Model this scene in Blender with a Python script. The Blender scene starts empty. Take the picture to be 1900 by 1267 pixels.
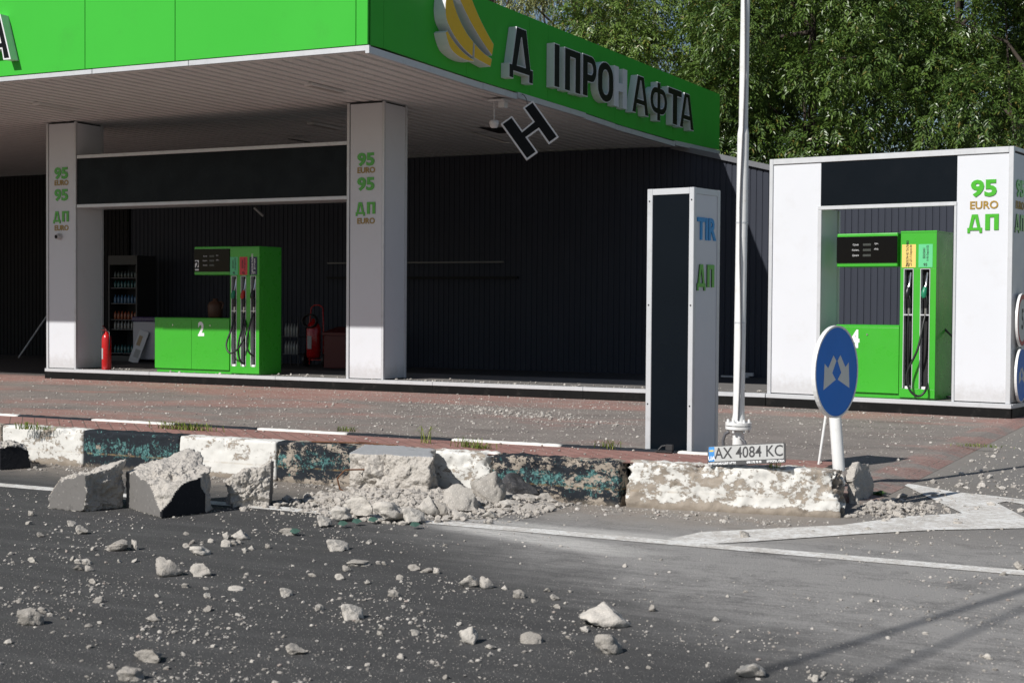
import bpy, math, random
import numpy as np
from mathutils import Vector, Matrix
from mathutils.geometry import tessellate_polygon

scene = bpy.context.scene
COL = scene.collection
R = math.radians

# ------------------------------------------------------------------ camera
CAM_H, CAM_F = 1.35, 2700.0
YAW, PITCH, ROLL = R(26.83), R(1.47), R(0.405)
_f = Vector((-math.sin(YAW)*math.cos(PITCH), math.cos(YAW)*math.cos(PITCH), -math.sin(PITCH)))
_r = Vector((math.cos(YAW), math.sin(YAW), 0)); _u = _r.cross(_f)
CR = _r*math.cos(ROLL)+_u*math.sin(ROLL); CU = -_r*math.sin(ROLL)+_u*math.cos(ROLL); CF = _f
cam_data = bpy.data.cameras.new('camera')
cam = bpy.data.objects.new('camera', cam_data); COL.objects.link(cam)
cam.matrix_world = Matrix(((CR.x, CU.x, -CF.x, 0), (CR.y, CU.y, -CF.y, 0), (CR.z, CU.z, -CF.z, CAM_H), (0, 0, 0, 1)))
cam_data.sensor_width = 36.0; cam_data.lens = 36.0*CAM_F/1900.0
cam_data.clip_end = 2000.0
cam_data.dof.use_dof = True; cam_data.dof.focus_distance = 14.0; cam_data.dof.aperture_fstop = 6.3
scene.camera = cam

def G(u, v, z=0.0):
    """ground point (height z) seen at survey coordinate u, v of the photograph"""
    d = CR*((u-950)/CAM_F) - CU*((v-633.5)/CAM_F) + CF
    return Vector((0, 0, CAM_H)) + d*((z-CAM_H)/d.z)
def GY(u, v, Y):
    d = CR*((u-950)/CAM_F) - CU*((v-633.5)/CAM_F) + CF
    return Vector((0, 0, CAM_H)) + d*(Y/d.y)

# ------------------------------------------------------------------ light
SUN_DIR = Vector((0.43, 1.12, -1.0)).normalized()      # the way the light travels
ELEV = math.asin(-SUN_DIR.z)
world = bpy.data.worlds.new('World'); scene.world = world; world.use_nodes = True
wn = world.node_tree.nodes; wl = world.node_tree.links
sky = wn.new('ShaderNodeTexSky'); sky.sky_type = 'NISHITA'; sky.sun_disc = False
sky.sun_elevation = ELEV
sky.sun_rotation = math.atan2(-SUN_DIR.x, -SUN_DIR.y)
sky.air_density = 1.0; sky.dust_density = 0.6
wl.new(sky.outputs[0], wn['Background'].inputs[0]); wn['Background'].inputs[1].default_value = 0.062
sun_data = bpy.data.lights.new('sun', 'SUN'); sun_data.energy = 4.7; sun_data.angle = R(0.5); sun_data.color = (1.0, 0.97, 0.925)
sun = bpy.data.objects.new('sun', sun_data); COL.objects.link(sun); sun.location = (-10, -25, 30)
sun.rotation_euler = SUN_DIR.to_track_quat('-Z', 'Y').to_euler()
scene.view_settings.view_transform = 'Standard'; scene.view_settings.look = 'None'
scene.view_settings.exposure = 0.0; scene.view_settings.gamma = 1.0
scene.cycles.max_bounces = 6; scene.cycles.diffuse_bounces = 2; scene.cycles.glossy_bounces = 3
scene.cycles.transmission_bounces = 3; scene.cycles.transparent_max_bounces = 8

# ------------------------------------------------------------------ numpy noise
def _hash(ix, iy, iz, seed):
    h = (ix*374761393 + iy*668265263 + iz*2147483647 + seed*974711) & 0xFFFFFFFF
    h = ((h ^ (h >> 13))*1274126177) & 0xFFFFFFFF
    h = ((h ^ (h >> 16))*2246822519) & 0xFFFFFFFF
    return ((h ^ (h >> 15)) & 0xFFFFFF)/float(0xFFFFFF)
def vnoise(p, seed=0):
    p = np.asarray(p, float)+1000.0
    i = np.floor(p).astype(np.int64); f = p-i; f = f*f*(3-2*f)
    o = 0
    for dx in (0, 1):
        for dy in (0, 1):
            for dz in (0, 1):
                w = (f[:, 0] if dx else 1-f[:, 0])*(f[:, 1] if dy else 1-f[:, 1])*(f[:, 2] if dz else 1-f[:, 2])
                o = o + w*_hash(i[:, 0]+dx, i[:, 1]+dy, i[:, 2]+dz, seed)
    return o*2-1
def fbm(p, seed=0, octs=4, gain=0.5):
    a, s, o = 1.0, 1.0, 0
    for k in range(octs):
        o = o + a*vnoise(np.asarray(p)*s, seed+k*17); a *= gain; s *= 2.03
    return o

# ------------------------------------------------------------------ object helpers
INV = {}
def tag(o, label=None, cat=None, group=None, kind=None):
    if label: o['label'] = label
    if cat: o['category'] = cat
    if group: o['group'] = group
    if kind: o['kind'] = kind
    return o
def thing(name, loc, label, cat, group=None, rz=0.0):
    o = bpy.data.objects.new(name, None); COL.objects.link(o)
    o.location = loc; o.rotation_euler = (0, 0, rz); o.empty_display_size = 0.2
    INV[o.name] = (Matrix.Translation(Vector(loc)) @ Matrix.Rotation(rz, 4, 'Z')).inverted()
    return tag(o, label, cat, group)
def frame(o, right, up):
    """matrix whose x is right, y is up, z is their normal"""
    r = Vector(right).normalized(); u = Vector(up); u = (u-r*u.dot(r)).normalized(); n = r.cross(u)
    return Matrix(((r.x, u.x, n.x, o[0]), (r.y, u.y, n.y, o[1]), (r.z, u.z, n.z, o[2]), (0, 0, 0, 1)))
def area2(c): return sum(c[i][0]*c[(i+1) % len(c)][1]-c[(i+1) % len(c)][0]*c[i][1] for i in range(len(c)))
def orient(c, ccw=True): return list(c) if (area2(c) > 0) == ccw else list(reversed(c))
def inset(c, d):
    """move every edge of a contour to its left by d (shrinks a counter-clockwise outer, widens a clockwise hole)"""
    n = len(c); o = []
    for i in range(n):
        a, b, e = Vector(c[i-1]), Vector(c[i]), Vector(c[(i+1) % n])
        d1 = (b-a); d2 = (e-b)
        if d1.length < 1e-9 or d2.length < 1e-9: o.append(tuple(b)); continue
        d1.normalize(); d2.normalize(); n1 = Vector((-d1.y, d1.x)); n2 = Vector((-d2.y, d2.x))
        m = n1+n2
        if m.length < 1e-6: o.append(tuple(b+n1*d)); continue
        m.normalize(); k = d/max(0.35, m.dot(n1)); o.append(tuple(b+m*k))
    return o
class MB:
    def __init__(s, M=None): s.v = []; s.f = []; s.mi = []; s.sm = []; s.M = M
    def add(s, vs, fs, mi=0, smooth=False, M=None):
        b = len(s.v); M = M if M is not None else s.M
        for p in vs:
            p = Vector(p); s.v.append(tuple(M @ p) if M is not None else tuple(p))
        for f in fs: s.f.append(tuple(b+i for i in f)); s.mi.append(mi); s.sm.append(smooth)
    def box(s, x0, x1, y0, y1, z0, z1, mi=0, M=None, ch=0.0):
        if ch <= 0:
            s.add([(x0,y0,z0),(x1,y0,z0),(x1,y1,z0),(x0,y1,z0),(x0,y0,z1),(x1,y0,z1),(x1,y1,z1),(x0,y1,z1)],
                  [(0,3,2,1),(4,5,6,7),(0,1,5,4),(1,2,6,5),(2,3,7,6),(3,0,4,7)], mi, M=M)
            return
        # chamfered box
        import itertools
        X, Y, Z = (x0, x1), (y0, y1), (z0, z1); vs = []; idx = {}
        for i, j, k in itertools.product((0,1), repeat=3):
            for ax in range(3):
                p = [X[i], Y[j], Z[k]]; sg = [1 if t == 0 else -1 for t in (i,j,k)]
                for a2 in range(3):
                    if a2 != ax: p[a2] += sg[a2]*ch
                idx[(i,j,k,ax)] = len(vs); vs.append(tuple(p))
        fs = []
        cen = Vector(((x0+x1)/2, (y0+y1)/2, (z0+z1)/2))
        def face(ids):
            ps = [Vector(vs[i]) for i in ids]; n = (ps[1]-ps[0]).cross(ps[2]-ps[0])
            c = sum(ps, Vector())/len(ps)
            fs.append(tuple(ids) if n.dot(c-cen) > 0 else tuple(reversed(ids)))
        for ax in range(3):
            o1, o2 = [a for a in range(3) if a != ax]
            for sd in (0, 1):
                ids = []
                for a, b in ((0,0),(1,0),(1,1),(0,1)):
                    t = [0,0,0]; t[ax] = sd; t[o1] = a; t[o2] = b; ids.append(idx[(t[0],t[1],t[2],ax)])
                face(ids)
            for a in (0,1):
                for b in (0,1):
                    t0 = [0,0,0]; t1 = [0,0,0]; t0[o1] = t1[o1] = a; t0[o2] = t1[o2] = b; t1[ax] = 1
                    face([idx[(*t0,o1)], idx[(*t1,o1)], idx[(*t1,o2)], idx[(*t0,o2)]])
        for i, j, k in itertools.product((0,1), repeat=3): face([idx[(i,j,k,0)], idx[(i,j,k,1)], idx[(i,j,k,2)]])
        s.add(vs, fs, mi, M=M)
    def cyl(s, p0, p1, r0, r1=None, n=16, mi=0, M=None, caps=True):
        r1 = r0 if r1 is None else r1
        p0, p1 = Vector(p0), Vector(p1); d = (p1-p0).normalized(); a = d.orthogonal().normalized(); b = d.cross(a)
        vs = []
        for k in range(n):
            t = 2*math.pi*k/n; q = a*math.cos(t)+b*math.sin(t); vs += [p0+q*r0, p1+q*r1]
        s.add(vs, [(2*k, (2*k+2) % (2*n), (2*k+3) % (2*n), 2*k+1) for k in range(n)], mi, True, M=M)
        if caps:
            s.add([vs[2*k] for k in range(n)], [tuple(reversed(range(n)))], mi, M=M)
            s.add([vs[2*k+1] for k in range(n)], [tuple(range(n))], mi, M=M)
    def tube(s, pts, r, n=8, mi=0, M=None):
        pts = [Vector(p) for p in pts]; rs = r if hasattr(r, '__len__') else [r]*len(pts)
        vs = []; prev = None
        for i, p in enumerate(pts):
            d = (pts[min(i+1, len(pts)-1)]-pts[max(i-1, 0)]).normalized()
            a = d.orthogonal().normalized() if prev is None else (prev-d*prev.dot(d)).normalized()
            prev = a; b = d.cross(a)
            for k in range(n):
                t = 2*math.pi*k/n; vs.append(p+(a*math.cos(t)+b*math.sin(t))*rs[i])
        fs = [(i*n+k, i*n+(k+1) % n, (i+1)*n+(k+1) % n, (i+1)*n+k) for i in range(len(pts)-1) for k in range(n)]
        s.add(vs, fs, mi, True, M=M)
        s.add(vs[:n], [tuple(reversed(range(n)))], mi, M=M); s.add(vs[-n:], [tuple(range(n))], mi, M=M)
    def lathe(s, prof, c, n=20, mi=0, M=None):
        vs = []; m = len(prof)
        for k in range(n):
            t = 2*math.pi*k/n
            for r, z in prof: vs.append((c[0]+r*math.cos(t), c[1]+r*math.sin(t), c[2]+z))
        s.add(vs, [(k*m+i, ((k+1) % n)*m+i, ((k+1) % n)*m+i+1, k*m+i+1) for k in range(n) for i in range(m-1)], mi, True, M=M)
    def prism(s, contours, z0, z1, mi=0, mside=None, M=None, back=True):
        """contours: outer first (made ccw) then holes (made cw), extruded from z0 to z1 of the frame M"""
        cs = [orient(contours[0], True)]+[orient(c, False) for c in contours[1:]]
        tr = tessellate_polygon([[Vector((x, y, 0)) for x, y in c] for c in cs])
        flat = [p for c in cs for p in c]
        def up(t):
            a, b, c = (Vector(flat[i]) for i in t)
            return t if ((b-a).x*(c-a).y-(b-a).y*(c-a).x) > 0 else (t[0], t[2], t[1])
        tr = [up(t) for t in tr]
        s.add([(x, y, z1) for x, y in flat], tr, mi, M=M)
        if back: s.add([(x, y, z0) for x, y in flat], [tuple(reversed(t)) for t in tr], mi, M=M)
        if z1 > z0:
            for c in cs:
                n = len(c)
                s.add([(x, y, z0) for x, y in c]+[(x, y, z1) for x, y in c],
                      [(i, (i+1) % n, n+(i+1) % n, n+i) for i in range(n)], mi if mside is None else mside, M=M)
    def text(s, body, size, M, extrude=0.0, bold=0.0, mi=0, align='CENTER', xs=1.0, space=1.0, z=0.0):
        cu = bpy.data.curves.new('lettering', 'FONT'); cu.body = body; cu.size = size; cu.align_x = align; cu.align_y = 'CENTER'
        cu.offset = bold; cu.extrude = extrude; cu.resolution_u = 3; cu.space_character = space
        o = bpy.data.objects.new('lettering', cu); COL.objects.link(o)
        bpy.context.view_layer.update()
        me = bpy.data.meshes.new_from_object(o)
        MM = M @ Matrix.Translation((0, 0, z)) @ Matrix.Diagonal((xs, 1, 1, 1))
        s.add([v.co for v in me.vertices], [tuple(p.vertices) for p in me.polygons], mi, M=MM)
        bpy.data.objects.remove(o); bpy.data.curves.remove(cu); bpy.data.meshes.remove(me)
    def build(s, name, mats, parent=None, at=None, bevel=0.0, **kw):
        me = bpy.data.meshes.new(name)
        vs = s.v
        if parent is not None:
            I = INV[parent.name]; vs = [tuple(I @ Vector(p)) for p in vs]
        elif at is not None:
            vs = [(p[0]-at[0], p[1]-at[1], p[2]-at[2]) for p in vs]
        me.from_pydata(vs, [], s.f)
        mats = mats if isinstance(mats, (list, tuple)) else [mats]
        for m in mats: me.materials.append(m)
        me.polygons.foreach_set('material_index', s.mi); me.polygons.foreach_set('use_smooth', s.sm)
        me.update()
        o = bpy.data.objects.new(name, me); COL.objects.link(o)
        if parent is not None: o.parent = parent; INV[o.name] = INV[parent.name]
        elif at is not None: o.location = at; INV[o.name] = Matrix.Translation(Vector(at)).inverted()
        else: INV[o.name] = Matrix.Identity(4)
        if bevel > 0:
            b = o.modifiers.new('edge', 'BEVEL'); b.width = bevel; b.segments = 2; b.limit_method = 'ANGLE'; b.angle_limit = R(40)
            b.harden_normals = False
        return tag(o, **kw)
def arr_mesh(name, V, F, mats, at=None, smooth=False, mi=None, parent=None, **kw):
    """V (n,3), F (m,k) numpy"""
    V = np.asarray(V, np.float32); F = np.asarray(F, np.int32)
    if at is not None: V = V-np.array(at, np.float32)
    me = bpy.data.meshes.new(name); k = F.shape[1]
    me.vertices.add(len(V)); me.vertices.foreach_set('co', V.ravel())
    me.loops.add(F.size); me.loops.foreach_set('vertex_index', F.ravel())
    me.polygons.add(len(F)); me.polygons.foreach_set('loop_start', np.arange(0, F.size, k, dtype=np.int32))
    me.polygons.foreach_set('loop_total', np.full(len(F), k, np.int32))
    me.polygons.foreach_set('use_smooth', np.full(len(F), smooth, bool))
    for m in (mats if isinstance(mats, (list, tuple)) else [mats]): me.materials.append(m)
    if mi is not None: me.polygons.foreach_set('material_index', np.asarray(mi, np.int32))
    me.update(calc_edges=True); me.validate()
    o = bpy.data.objects.new(name, me); COL.objects.link(o)
    if parent is not None: o.parent = parent
    if at is not None and parent is None: o.location = at
    return tag(o, **kw)

# ------------------------------------------------------------------ materials
class NT:
    """tiny wrapper to write node trees"""
    def __init__(s, name):
        s.m = bpy.data.materials.new(name); s.m.use_nodes = True; s.t = s.m.node_tree; s.n = s.t.nodes; s.l = s.t.links
        s.b = s.n['Principled BSDF']
        s._co = None
    def co(s, kind='Object'):
        if s._co is None: s._co = s.n.new('ShaderNodeTexCoord')
        return s._co.outputs[kind]
    def put(s, node, key, val):
        if hasattr(val, 'is_linked'): s.l.new(val, node.inputs[key])
        else: node.inputs[key].default_value = val
    def mapping(s, vec, scale=(1,1,1), rot=(0,0,0), loc=(0,0,0)):
        n = s.n.new('ShaderNodeMapping'); s.l.new(vec, n.inputs[0]); n.inputs['Scale'].default_value = scale
        n.inputs['Rotation'].default_value = rot; n.inputs['Location'].default_value = loc; return n.outputs[0]
    def noise(s, vec, scale, detail=4, rough=0.55, dist=0.0, out=0):
        n = s.n.new('ShaderNodeTexNoise'); s.l.new(vec, n.inputs['Vector']); n.inputs['Scale'].default_value = scale
        n.inputs['Detail'].default_value = detail; n.inputs['Roughness'].default_value = rough; n.inputs['Distortion'].default_value = dist
        return n.outputs[out]
    def voronoi(s, vec, scale, feature='F1', out=0, rnd=1.0):
        n = s.n.new('ShaderNodeTexVoronoi'); n.feature = feature; s.l.new(vec, n.inputs['Vector']); n.inputs['Scale'].default_value = scale
        n.inputs['Randomness'].default_value = rnd
        return n.outputs[out]
    def ramp(s, fac, stops):
        n = s.n.new('ShaderNodeValToRGB'); s.l.new(fac, n.inputs[0]); e = n.color_ramp.elements
        while len(e) < len(stops): e.new(0.5)
        for x, (p, c) in zip(e, stops):
            x.position = p; x.color = (c, c, c, 1) if not hasattr(c, '__len__') else (*c, 1)
        return n.outputs[0]
    def step(s, fac, a, b):
        n = s.n.new('ShaderNodeMapRange'); n.interpolation_type = 'SMOOTHSTEP'
        s.put(n, 0, fac); n.inputs[1].default_value = a; n.inputs[2].default_value = b; return n.outputs[0]
    def mix(s, fac, a, b, mode='MIX'):
        n = s.n.new('ShaderNodeMix'); n.data_type = 'RGBA'; n.blend_type = mode
        s.put(n, 0, fac)
        for k, x in ((6, a), (7, b)):
            if hasattr(x, 'is_linked'): s.l.new(x, n.inputs[k])
            else: n.inputs[k].default_value = (*x, 1) if len(x) == 3 else x
        return n.outputs[2]
    def math(s, op, a, b=0.0, c=0.0):
        n = s.n.new('ShaderNodeMath'); n.operation = op; s.put(n, 0, a); s.put(n, 1, b); s.put(n, 2, c); return n.outputs[0]
    def sep(s, vec):
        n = s.n.new('ShaderNodeSeparateXYZ'); s.l.new(vec, n.inputs[0]); return n.outputs
    def bump(s, h, strength=0.3, dist=0.01, nrm=None):
        n = s.n.new('ShaderNodeBump'); n.inputs['Strength'].default_value = strength; n.inputs['Distance'].default_value = dist
        s.l.new(h, n.inputs['Height'])
        if nrm is not None: s.l.new(nrm, n.inputs['Normal'])
        s.l.new(n.outputs[0], s.b.inputs['Normal']); return n.outputs[0]
    def color(s, c):
        if hasattr(c, 'is_linked'): s.l.new(c, s.b.inputs['Base Color'])
        else: s.b.inputs['Base Color'].default_value = (*c, 1)
    def set(s, rough=0.5, metal=0.0, spec=0.5):
        s.put(s.b, 'Roughness', rough); s.b.inputs['Metallic'].default_value = metal; s.b.inputs['Specular IOR Level'].default_value = spec
        return s.m
def plain(name, c, rough=0.5, metal=0.0, spec=0.5, var=0.08, scale=6.0, dirt=None, dirt_amt=0.25, bump=0.0, coat=0.0, splash=0.0):
    """a coat of paint or plastic with slight unevenness and optional grime"""
    t = NT(name); co = t.co()
    n1 = t.noise(co, scale, 5, 0.6)
    lo = tuple(x*(1-var) for x in c); hi = tuple(min(1, x*(1+var)) for x in c)
    col = t.mix(n1, lo, hi)
    if dirt is not None:
        n2 = t.noise(co, scale*2.7, 6, 0.68)
        col = t.mix(t.math('MULTIPLY', t.step(n2, 0.52, 0.75), dirt_amt), col, dirt)
    if splash:
        z = t.sep(co)[2]; sn_ = t.noise(co, 14, 6, 0.7)
        sm = t.math('MULTIPLY', t.step(t.math('MULTIPLY_ADD', sn_, -0.35, z), 0.12, -0.16), splash)
        col = t.mix(sm, col, (0.30, 0.26, 0.22))
    t.color(col)
    if bump: t.bump(t.noise(co, scale*12, 4, 0.6), bump, 0.004)
    if coat: t.b.inputs['Coat Weight'].default_value = coat; t.b.inputs['Coat Roughness'].default_value = 0.08
    r = t.step(t.noise(co, scale*3.1, 4), 0.2, 0.9)
    rr = t.math('MULTIPLY_ADD', r, 0.16, max(0.03, rough-0.08))
    return t.set(rr, metal, spec)

# ------------------------------------------------------------------ named materials
GREEN = (0.045, 0.40, 0.025)
M_green = plain('green_enamel', GREEN, 0.32, var=0.05, scale=2.0, dirt=(0.05, 0.12, 0.04), dirt_amt=0.10, coat=0.25)
M_green_dark = plain('green_enamel_inner', (0.03, 0.3, 0.02), 0.4)
M_fascia = plain('green_fascia_sheet', (0.056, 0.47, 0.050), 0.45, var=0.07, scale=0.5, dirt=(0.06, 0.30, 0.05), dirt_amt=0.28, spec=0.08, bump=0.08)
M_white = plain('white_composite_panel', (0.68, 0.695, 0.73), 0.38, var=0.03, scale=1.3, dirt=(0.52, 0.50, 0.48), dirt_amt=0.15, splash=0.35)
M_alu = plain('aluminium_trim', (0.62, 0.63, 0.65), 0.38, metal=0.25, var=0.06, scale=3.0, dirt=(0.35, 0.34, 0.33), dirt_amt=0.3)
M_black_panel = plain('blue_black_panel', (0.0035, 0.0060, 0.0095), 0.30, var=0.15, scale=1.0, spec=0.13)
M_skirt = plain('black_skirt', (0.008, 0.008, 0.008), 0.5, var=0.3, scale=3.0, dirt=(0.05, 0.046, 0.042), dirt_amt=0.4, spec=0.15)
M_gap = plain('shadow_gap', (0.012, 0.012, 0.013), 0.8)
M_rubber = plain('black_rubber', (0.012, 0.012, 0.013), 0.42, spec=0.5)
M_chrome = plain('bright_metal', (0.62, 0.62, 0.62), 0.22, metal=1.0)
M_screen = plain('display_glass', (0.003, 0.003, 0.004), 0.10, spec=0.14)
M_lcd = plain('grey_lcd', (0.05, 0.055, 0.05), 0.3)
M_white_print = plain('white_print', (0.80, 0.80, 0.80), 0.5)
M_grey_print = plain('grey_print', (0.40, 0.40, 0.40), 0.5)
M_black_print = plain('black_print', (0.01, 0.01, 0.012), 0.5)
M_green_letter = plain('green_letter', (0.06, 0.42, 0.02), 0.3, coat=0.3)
M_green_letter_side = plain('dark_green_letter_edge', (0.012, 0.08, 0.008), 0.4)
M_gold = plain('ochre_letter', (0.36, 0.22, 0.03), 0.4)
M_blue_letter = plain('blue_letter', (0.02, 0.29, 0.66), 0.4)
M_letter_white = plain('white_letter_box', (0.74, 0.75, 0.76), 0.45, var=0.05, dirt=(0.5, 0.5, 0.48), dirt_amt=0.2)
M_letter_black = plain('black_letter_face', (0.005, 0.005, 0.006), 0.4, spec=0.15)
M_yellow = plain('yellow_emblem_face', (0.86, 0.54, 0.012), 0.5, var=0.08, scale=4.0, dirt=(0.35, 0.2, 0.02), dirt_amt=0.2)
M_red = plain('red_paint', (0.50, 0.008, 0.010), 0.3, coat=0.3)
M_pole_white = plain('white_pole_paint', (0.78, 0.78, 0.77), 0.42, var=0.05, scale=5.0, dirt=(0.45, 0.40, 0.34), dirt_amt=0.35, bump=0.15)
M_sign_blue = plain('blue_sign_sheet', (0.008, 0.185, 0.68), 0.35, var=0.12, scale=3.0, spec=0.2)
M_sign_white = plain('white_sign_sheet', (0.66, 0.67, 0.64), 0.4)
M_plate = plain('reflective_plate', (0.42, 0.42, 0.41), 0.4, var=0.06, scale=20.0, dirt=(0.25, 0.23, 0.2), dirt_amt=0.3)
M_sign_red = plain('red_sign_sheet', (0.48, 0.02, 0.025), 0.4)
M_cable = plain('grey_cable', (0.10, 0.10, 0.11), 0.5)
M_rust = plain('rusty_bar', (0.13, 0.055, 0.025), 0.85, var=0.4, scale=30)
M_dark_plastic = plain('dark_plastic', (0.03, 0.03, 0.032), 0.5)
M_orange_label = plain('yellow_label', (0.80, 0.58, 0.16), 0.5)
M_mint_label = plain('mint_label', (0.12, 0.56, 0.25), 0.5)
M_red_label = plain('red_label', (0.62, 0.05, 0.06), 0.5)
M_navy_label = plain('navy_label', (0.02, 0.025, 0.06), 0.5)

def corrugated(name, c):
    t = NT(name); co = t.co()
    n = t.noise(t.mapping(co, (1, 1, 0.25)), 2.2, 5, 0.6)
    t.color(t.mix(n, tuple(x*0.88 for x in c), tuple(x*1.12 for x in c)))
    return t.set(0.55, 0.0, 0.10)
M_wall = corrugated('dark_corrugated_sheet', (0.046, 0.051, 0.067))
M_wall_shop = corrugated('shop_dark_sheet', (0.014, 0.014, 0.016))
M_soffit = corrugated('soffit_sheet', (0.73, 0.715, 0.70))
M_floor = plain('platform_floor', (0.16, 0.15, 0.14), 0.85, var=0.25, scale=5, dirt=(0.3, 0.27, 0.24), dirt_amt=0.5, bump=0.3)

# asphalt road: dark mat with pale stone dust, blown to the right of the rubble pile
t = NT('asphalt_road'); co = t.co(); xyz = t.sep(co)
base = t.mix(t.noise(co, 0.9, 5, 0.6), (0.044, 0.044, 0.046), (0.070, 0.069, 0.069))
base = t.mix(t.noise(co, 120, 3, 0.7), base, (0.074, 0.072, 0.070))
# aggregate freckles
v = t.voronoi(co, 75); base = t.mix(t.math('MULTIPLY', t.math('LESS_THAN', v, 0.17), 0.55), base, (0.20, 0.19, 0.18))
v2 = t.voronoi(co, 38); base = t.mix(t.math('MULTIPLY', t.math('LESS_THAN', v2, 0.10), 0.8), base, (0.34, 0.32, 0.30))
# streaky dust
px_, py_ = xyz[0], xyz[1]
a = R(-15.5)
st = t.mapping(co, (0.8, 5.5, 1), (0, 0, -a))
sn = t.noise(st, 2.0, 6, 0.72, 0.6)
st2 = t.mapping(co, (1.6, 30.0, 1), (0, 0, -a)); sn2 = t.noise(st2, 2.2, 5, 0.7, 0.3)
fine = t.noise(co, 26, 6, 0.75)
# wedge: grows from the pile at (-4.6, 7.9) towards +x, below y = 8.1
along = t.math('ADD', px_, 4.9)
low = t.math('SUBTRACT', 8.2, py_)
w1 = t.step(t.math('MULTIPLY_ADD', t.noise(co, 1.5, 4, 0.6), 1.2, along), -0.2, 2.6)
spread = t.math('SUBTRACT', t.math('MULTIPLY_ADD', along, 0.70, 0.50), low)
w2 = t.step(t.math('MULTIPLY_ADD', sn, 0.7, spread), -0.3, 1.5)
w3 = t.math('MULTIPLY', t.math('MULTIPLY', w1, w2), 0.95)
w3 = t.math('MULTIPLY', w3, t.math('MULTIPLY_ADD', t.step(low, 0.2, 3.6), -0.25, 1.1))
sn3 = t.noise(t.mapping(co, (4.0, 11.0, 1), (0, 0, -a)), 6.0, 7, 0.82, 0.8)
iso = t.math('MULTIPLY_ADD', t.noise(co, 3.2, 6, 0.7, 0.6), 0.34, t.math('MULTIPLY', t.noise(co, 70, 5, 0.8), 0.36))
comb = t.math('MULTIPLY_ADD', sn, 0.24, t.math('MULTIPLY_ADD', sn3, 0.28, iso))
amt = t.math('MULTIPLY', w3, t.step(comb, 0.40, 0.80))
amt = t.math('MINIMUM', t.math('MAXIMUM', amt, 0.0), 0.85)
lobe1 = t.math('ABSOLUTE', t.math('SUBTRACT', low, t.math('MULTIPLY_ADD', along, 0.28, 0.32)))
lobe2 = t.math('ABSOLUTE', t.math('SUBTRACT', low, t.math('MULTIPLY_ADD', along, 0.05, 0.20)))
lm1 = t.math('MULTIPLY', t.step(lobe1, 0.24, 0.06), t.math('MULTIPLY', t.step(along, 0.25, 0.8), t.step(along, 2.35, 1.5)))
lm2 = t.math('MULTIPLY', t.step(lobe2, 0.16, 0.02), t.math('MULTIPLY', t.step(along, 0.0, 0.5), t.step(along, 3.4, 1.2)))
powder = t.math('MULTIPLY', t.math('MAXIMUM', lm1, t.math('MULTIPLY', lm2, 0.8)), t.step(t.math('MULTIPLY_ADD', sn2, 0.75, t.math('MULTIPLY', sn3, 0.45)), 0.40, 0.70))
amt = t.math('MULTIPLY', amt, t.math('MULTIPLY_ADD', fine, 0.7, 0.85))
base = t.mix(t.math('MINIMUM', t.math('MULTIPLY', amt, 1.35), 0.92), base, (0.320, 0.308, 0.295))
base = t.mix(t.math('MULTIPLY', powder, 0.98), base, (0.58, 0.56, 0.53))
# faint film everywhere
film = t.math('MULTIPLY', t.step(t.noise(st, 1.1, 5, 0.6), 0.40, 0.85), 0.28)
base = t.mix(film, base, (0.20, 0.195, 0.19))
# grit along the kerb foot
g1 = t.step(py_, 7.95, 8.85)
g1 = t.math('MULTIPLY', g1, t.step(px_, -0.9, -2.6))
g1 = t.math('MULTIPLY', g1, t.step(t.math('MULTIPLY_ADD', fine, 0.6, t.math('MULTIPLY', t.noise(co, 5, 5), 0.6)), 0.34, 0.66))
base = t.mix(t.math('MULTIPLY', g1, 0.85), base, (0.27, 0.235, 0.200))
# the concrete gutter and grit at the end of the kerb
gx = t.math('ADD', px_, 1.95); gy = t.math('SUBTRACT', py_, 10.75)
gd = t.math('SQRT', t.math('ADD', t.math('MULTIPLY', gx, gx), t.math('MULTIPLY', t.math('MULTIPLY', gy, gy), 0.6)))
gm = t.math('MULTIPLY', t.step(t.math('MULTIPLY_ADD', t.noise(co, 6, 5), 0.5, gd), 1.15, 0.6), 0.85)
base = t.mix(gm, base, (0.26, 0.23, 0.195))
# the rest of the road right of the forecourt is worn and grey
far = t.math('MULTIPLY', t.step(py_, 8.0, 9.5), t.step(px_, -3.0, -1.6))
base = t.mix(t.math('MULTIPLY', far, 0.8), base, t.mix(t.noise(co, 45, 4, 0.7), (0.13, 0.122, 0.115), (0.25, 0.238, 0.225)))
t.color(base)
h = t.math('ADD', t.noise(co, 160, 3, 0.7), t.math('MULTIPLY', t.voronoi(co, 90), 0.8))
t.bump(h, 0.55, 0.006)
M_road = t.set(0.88, 0, 0.25)

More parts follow.
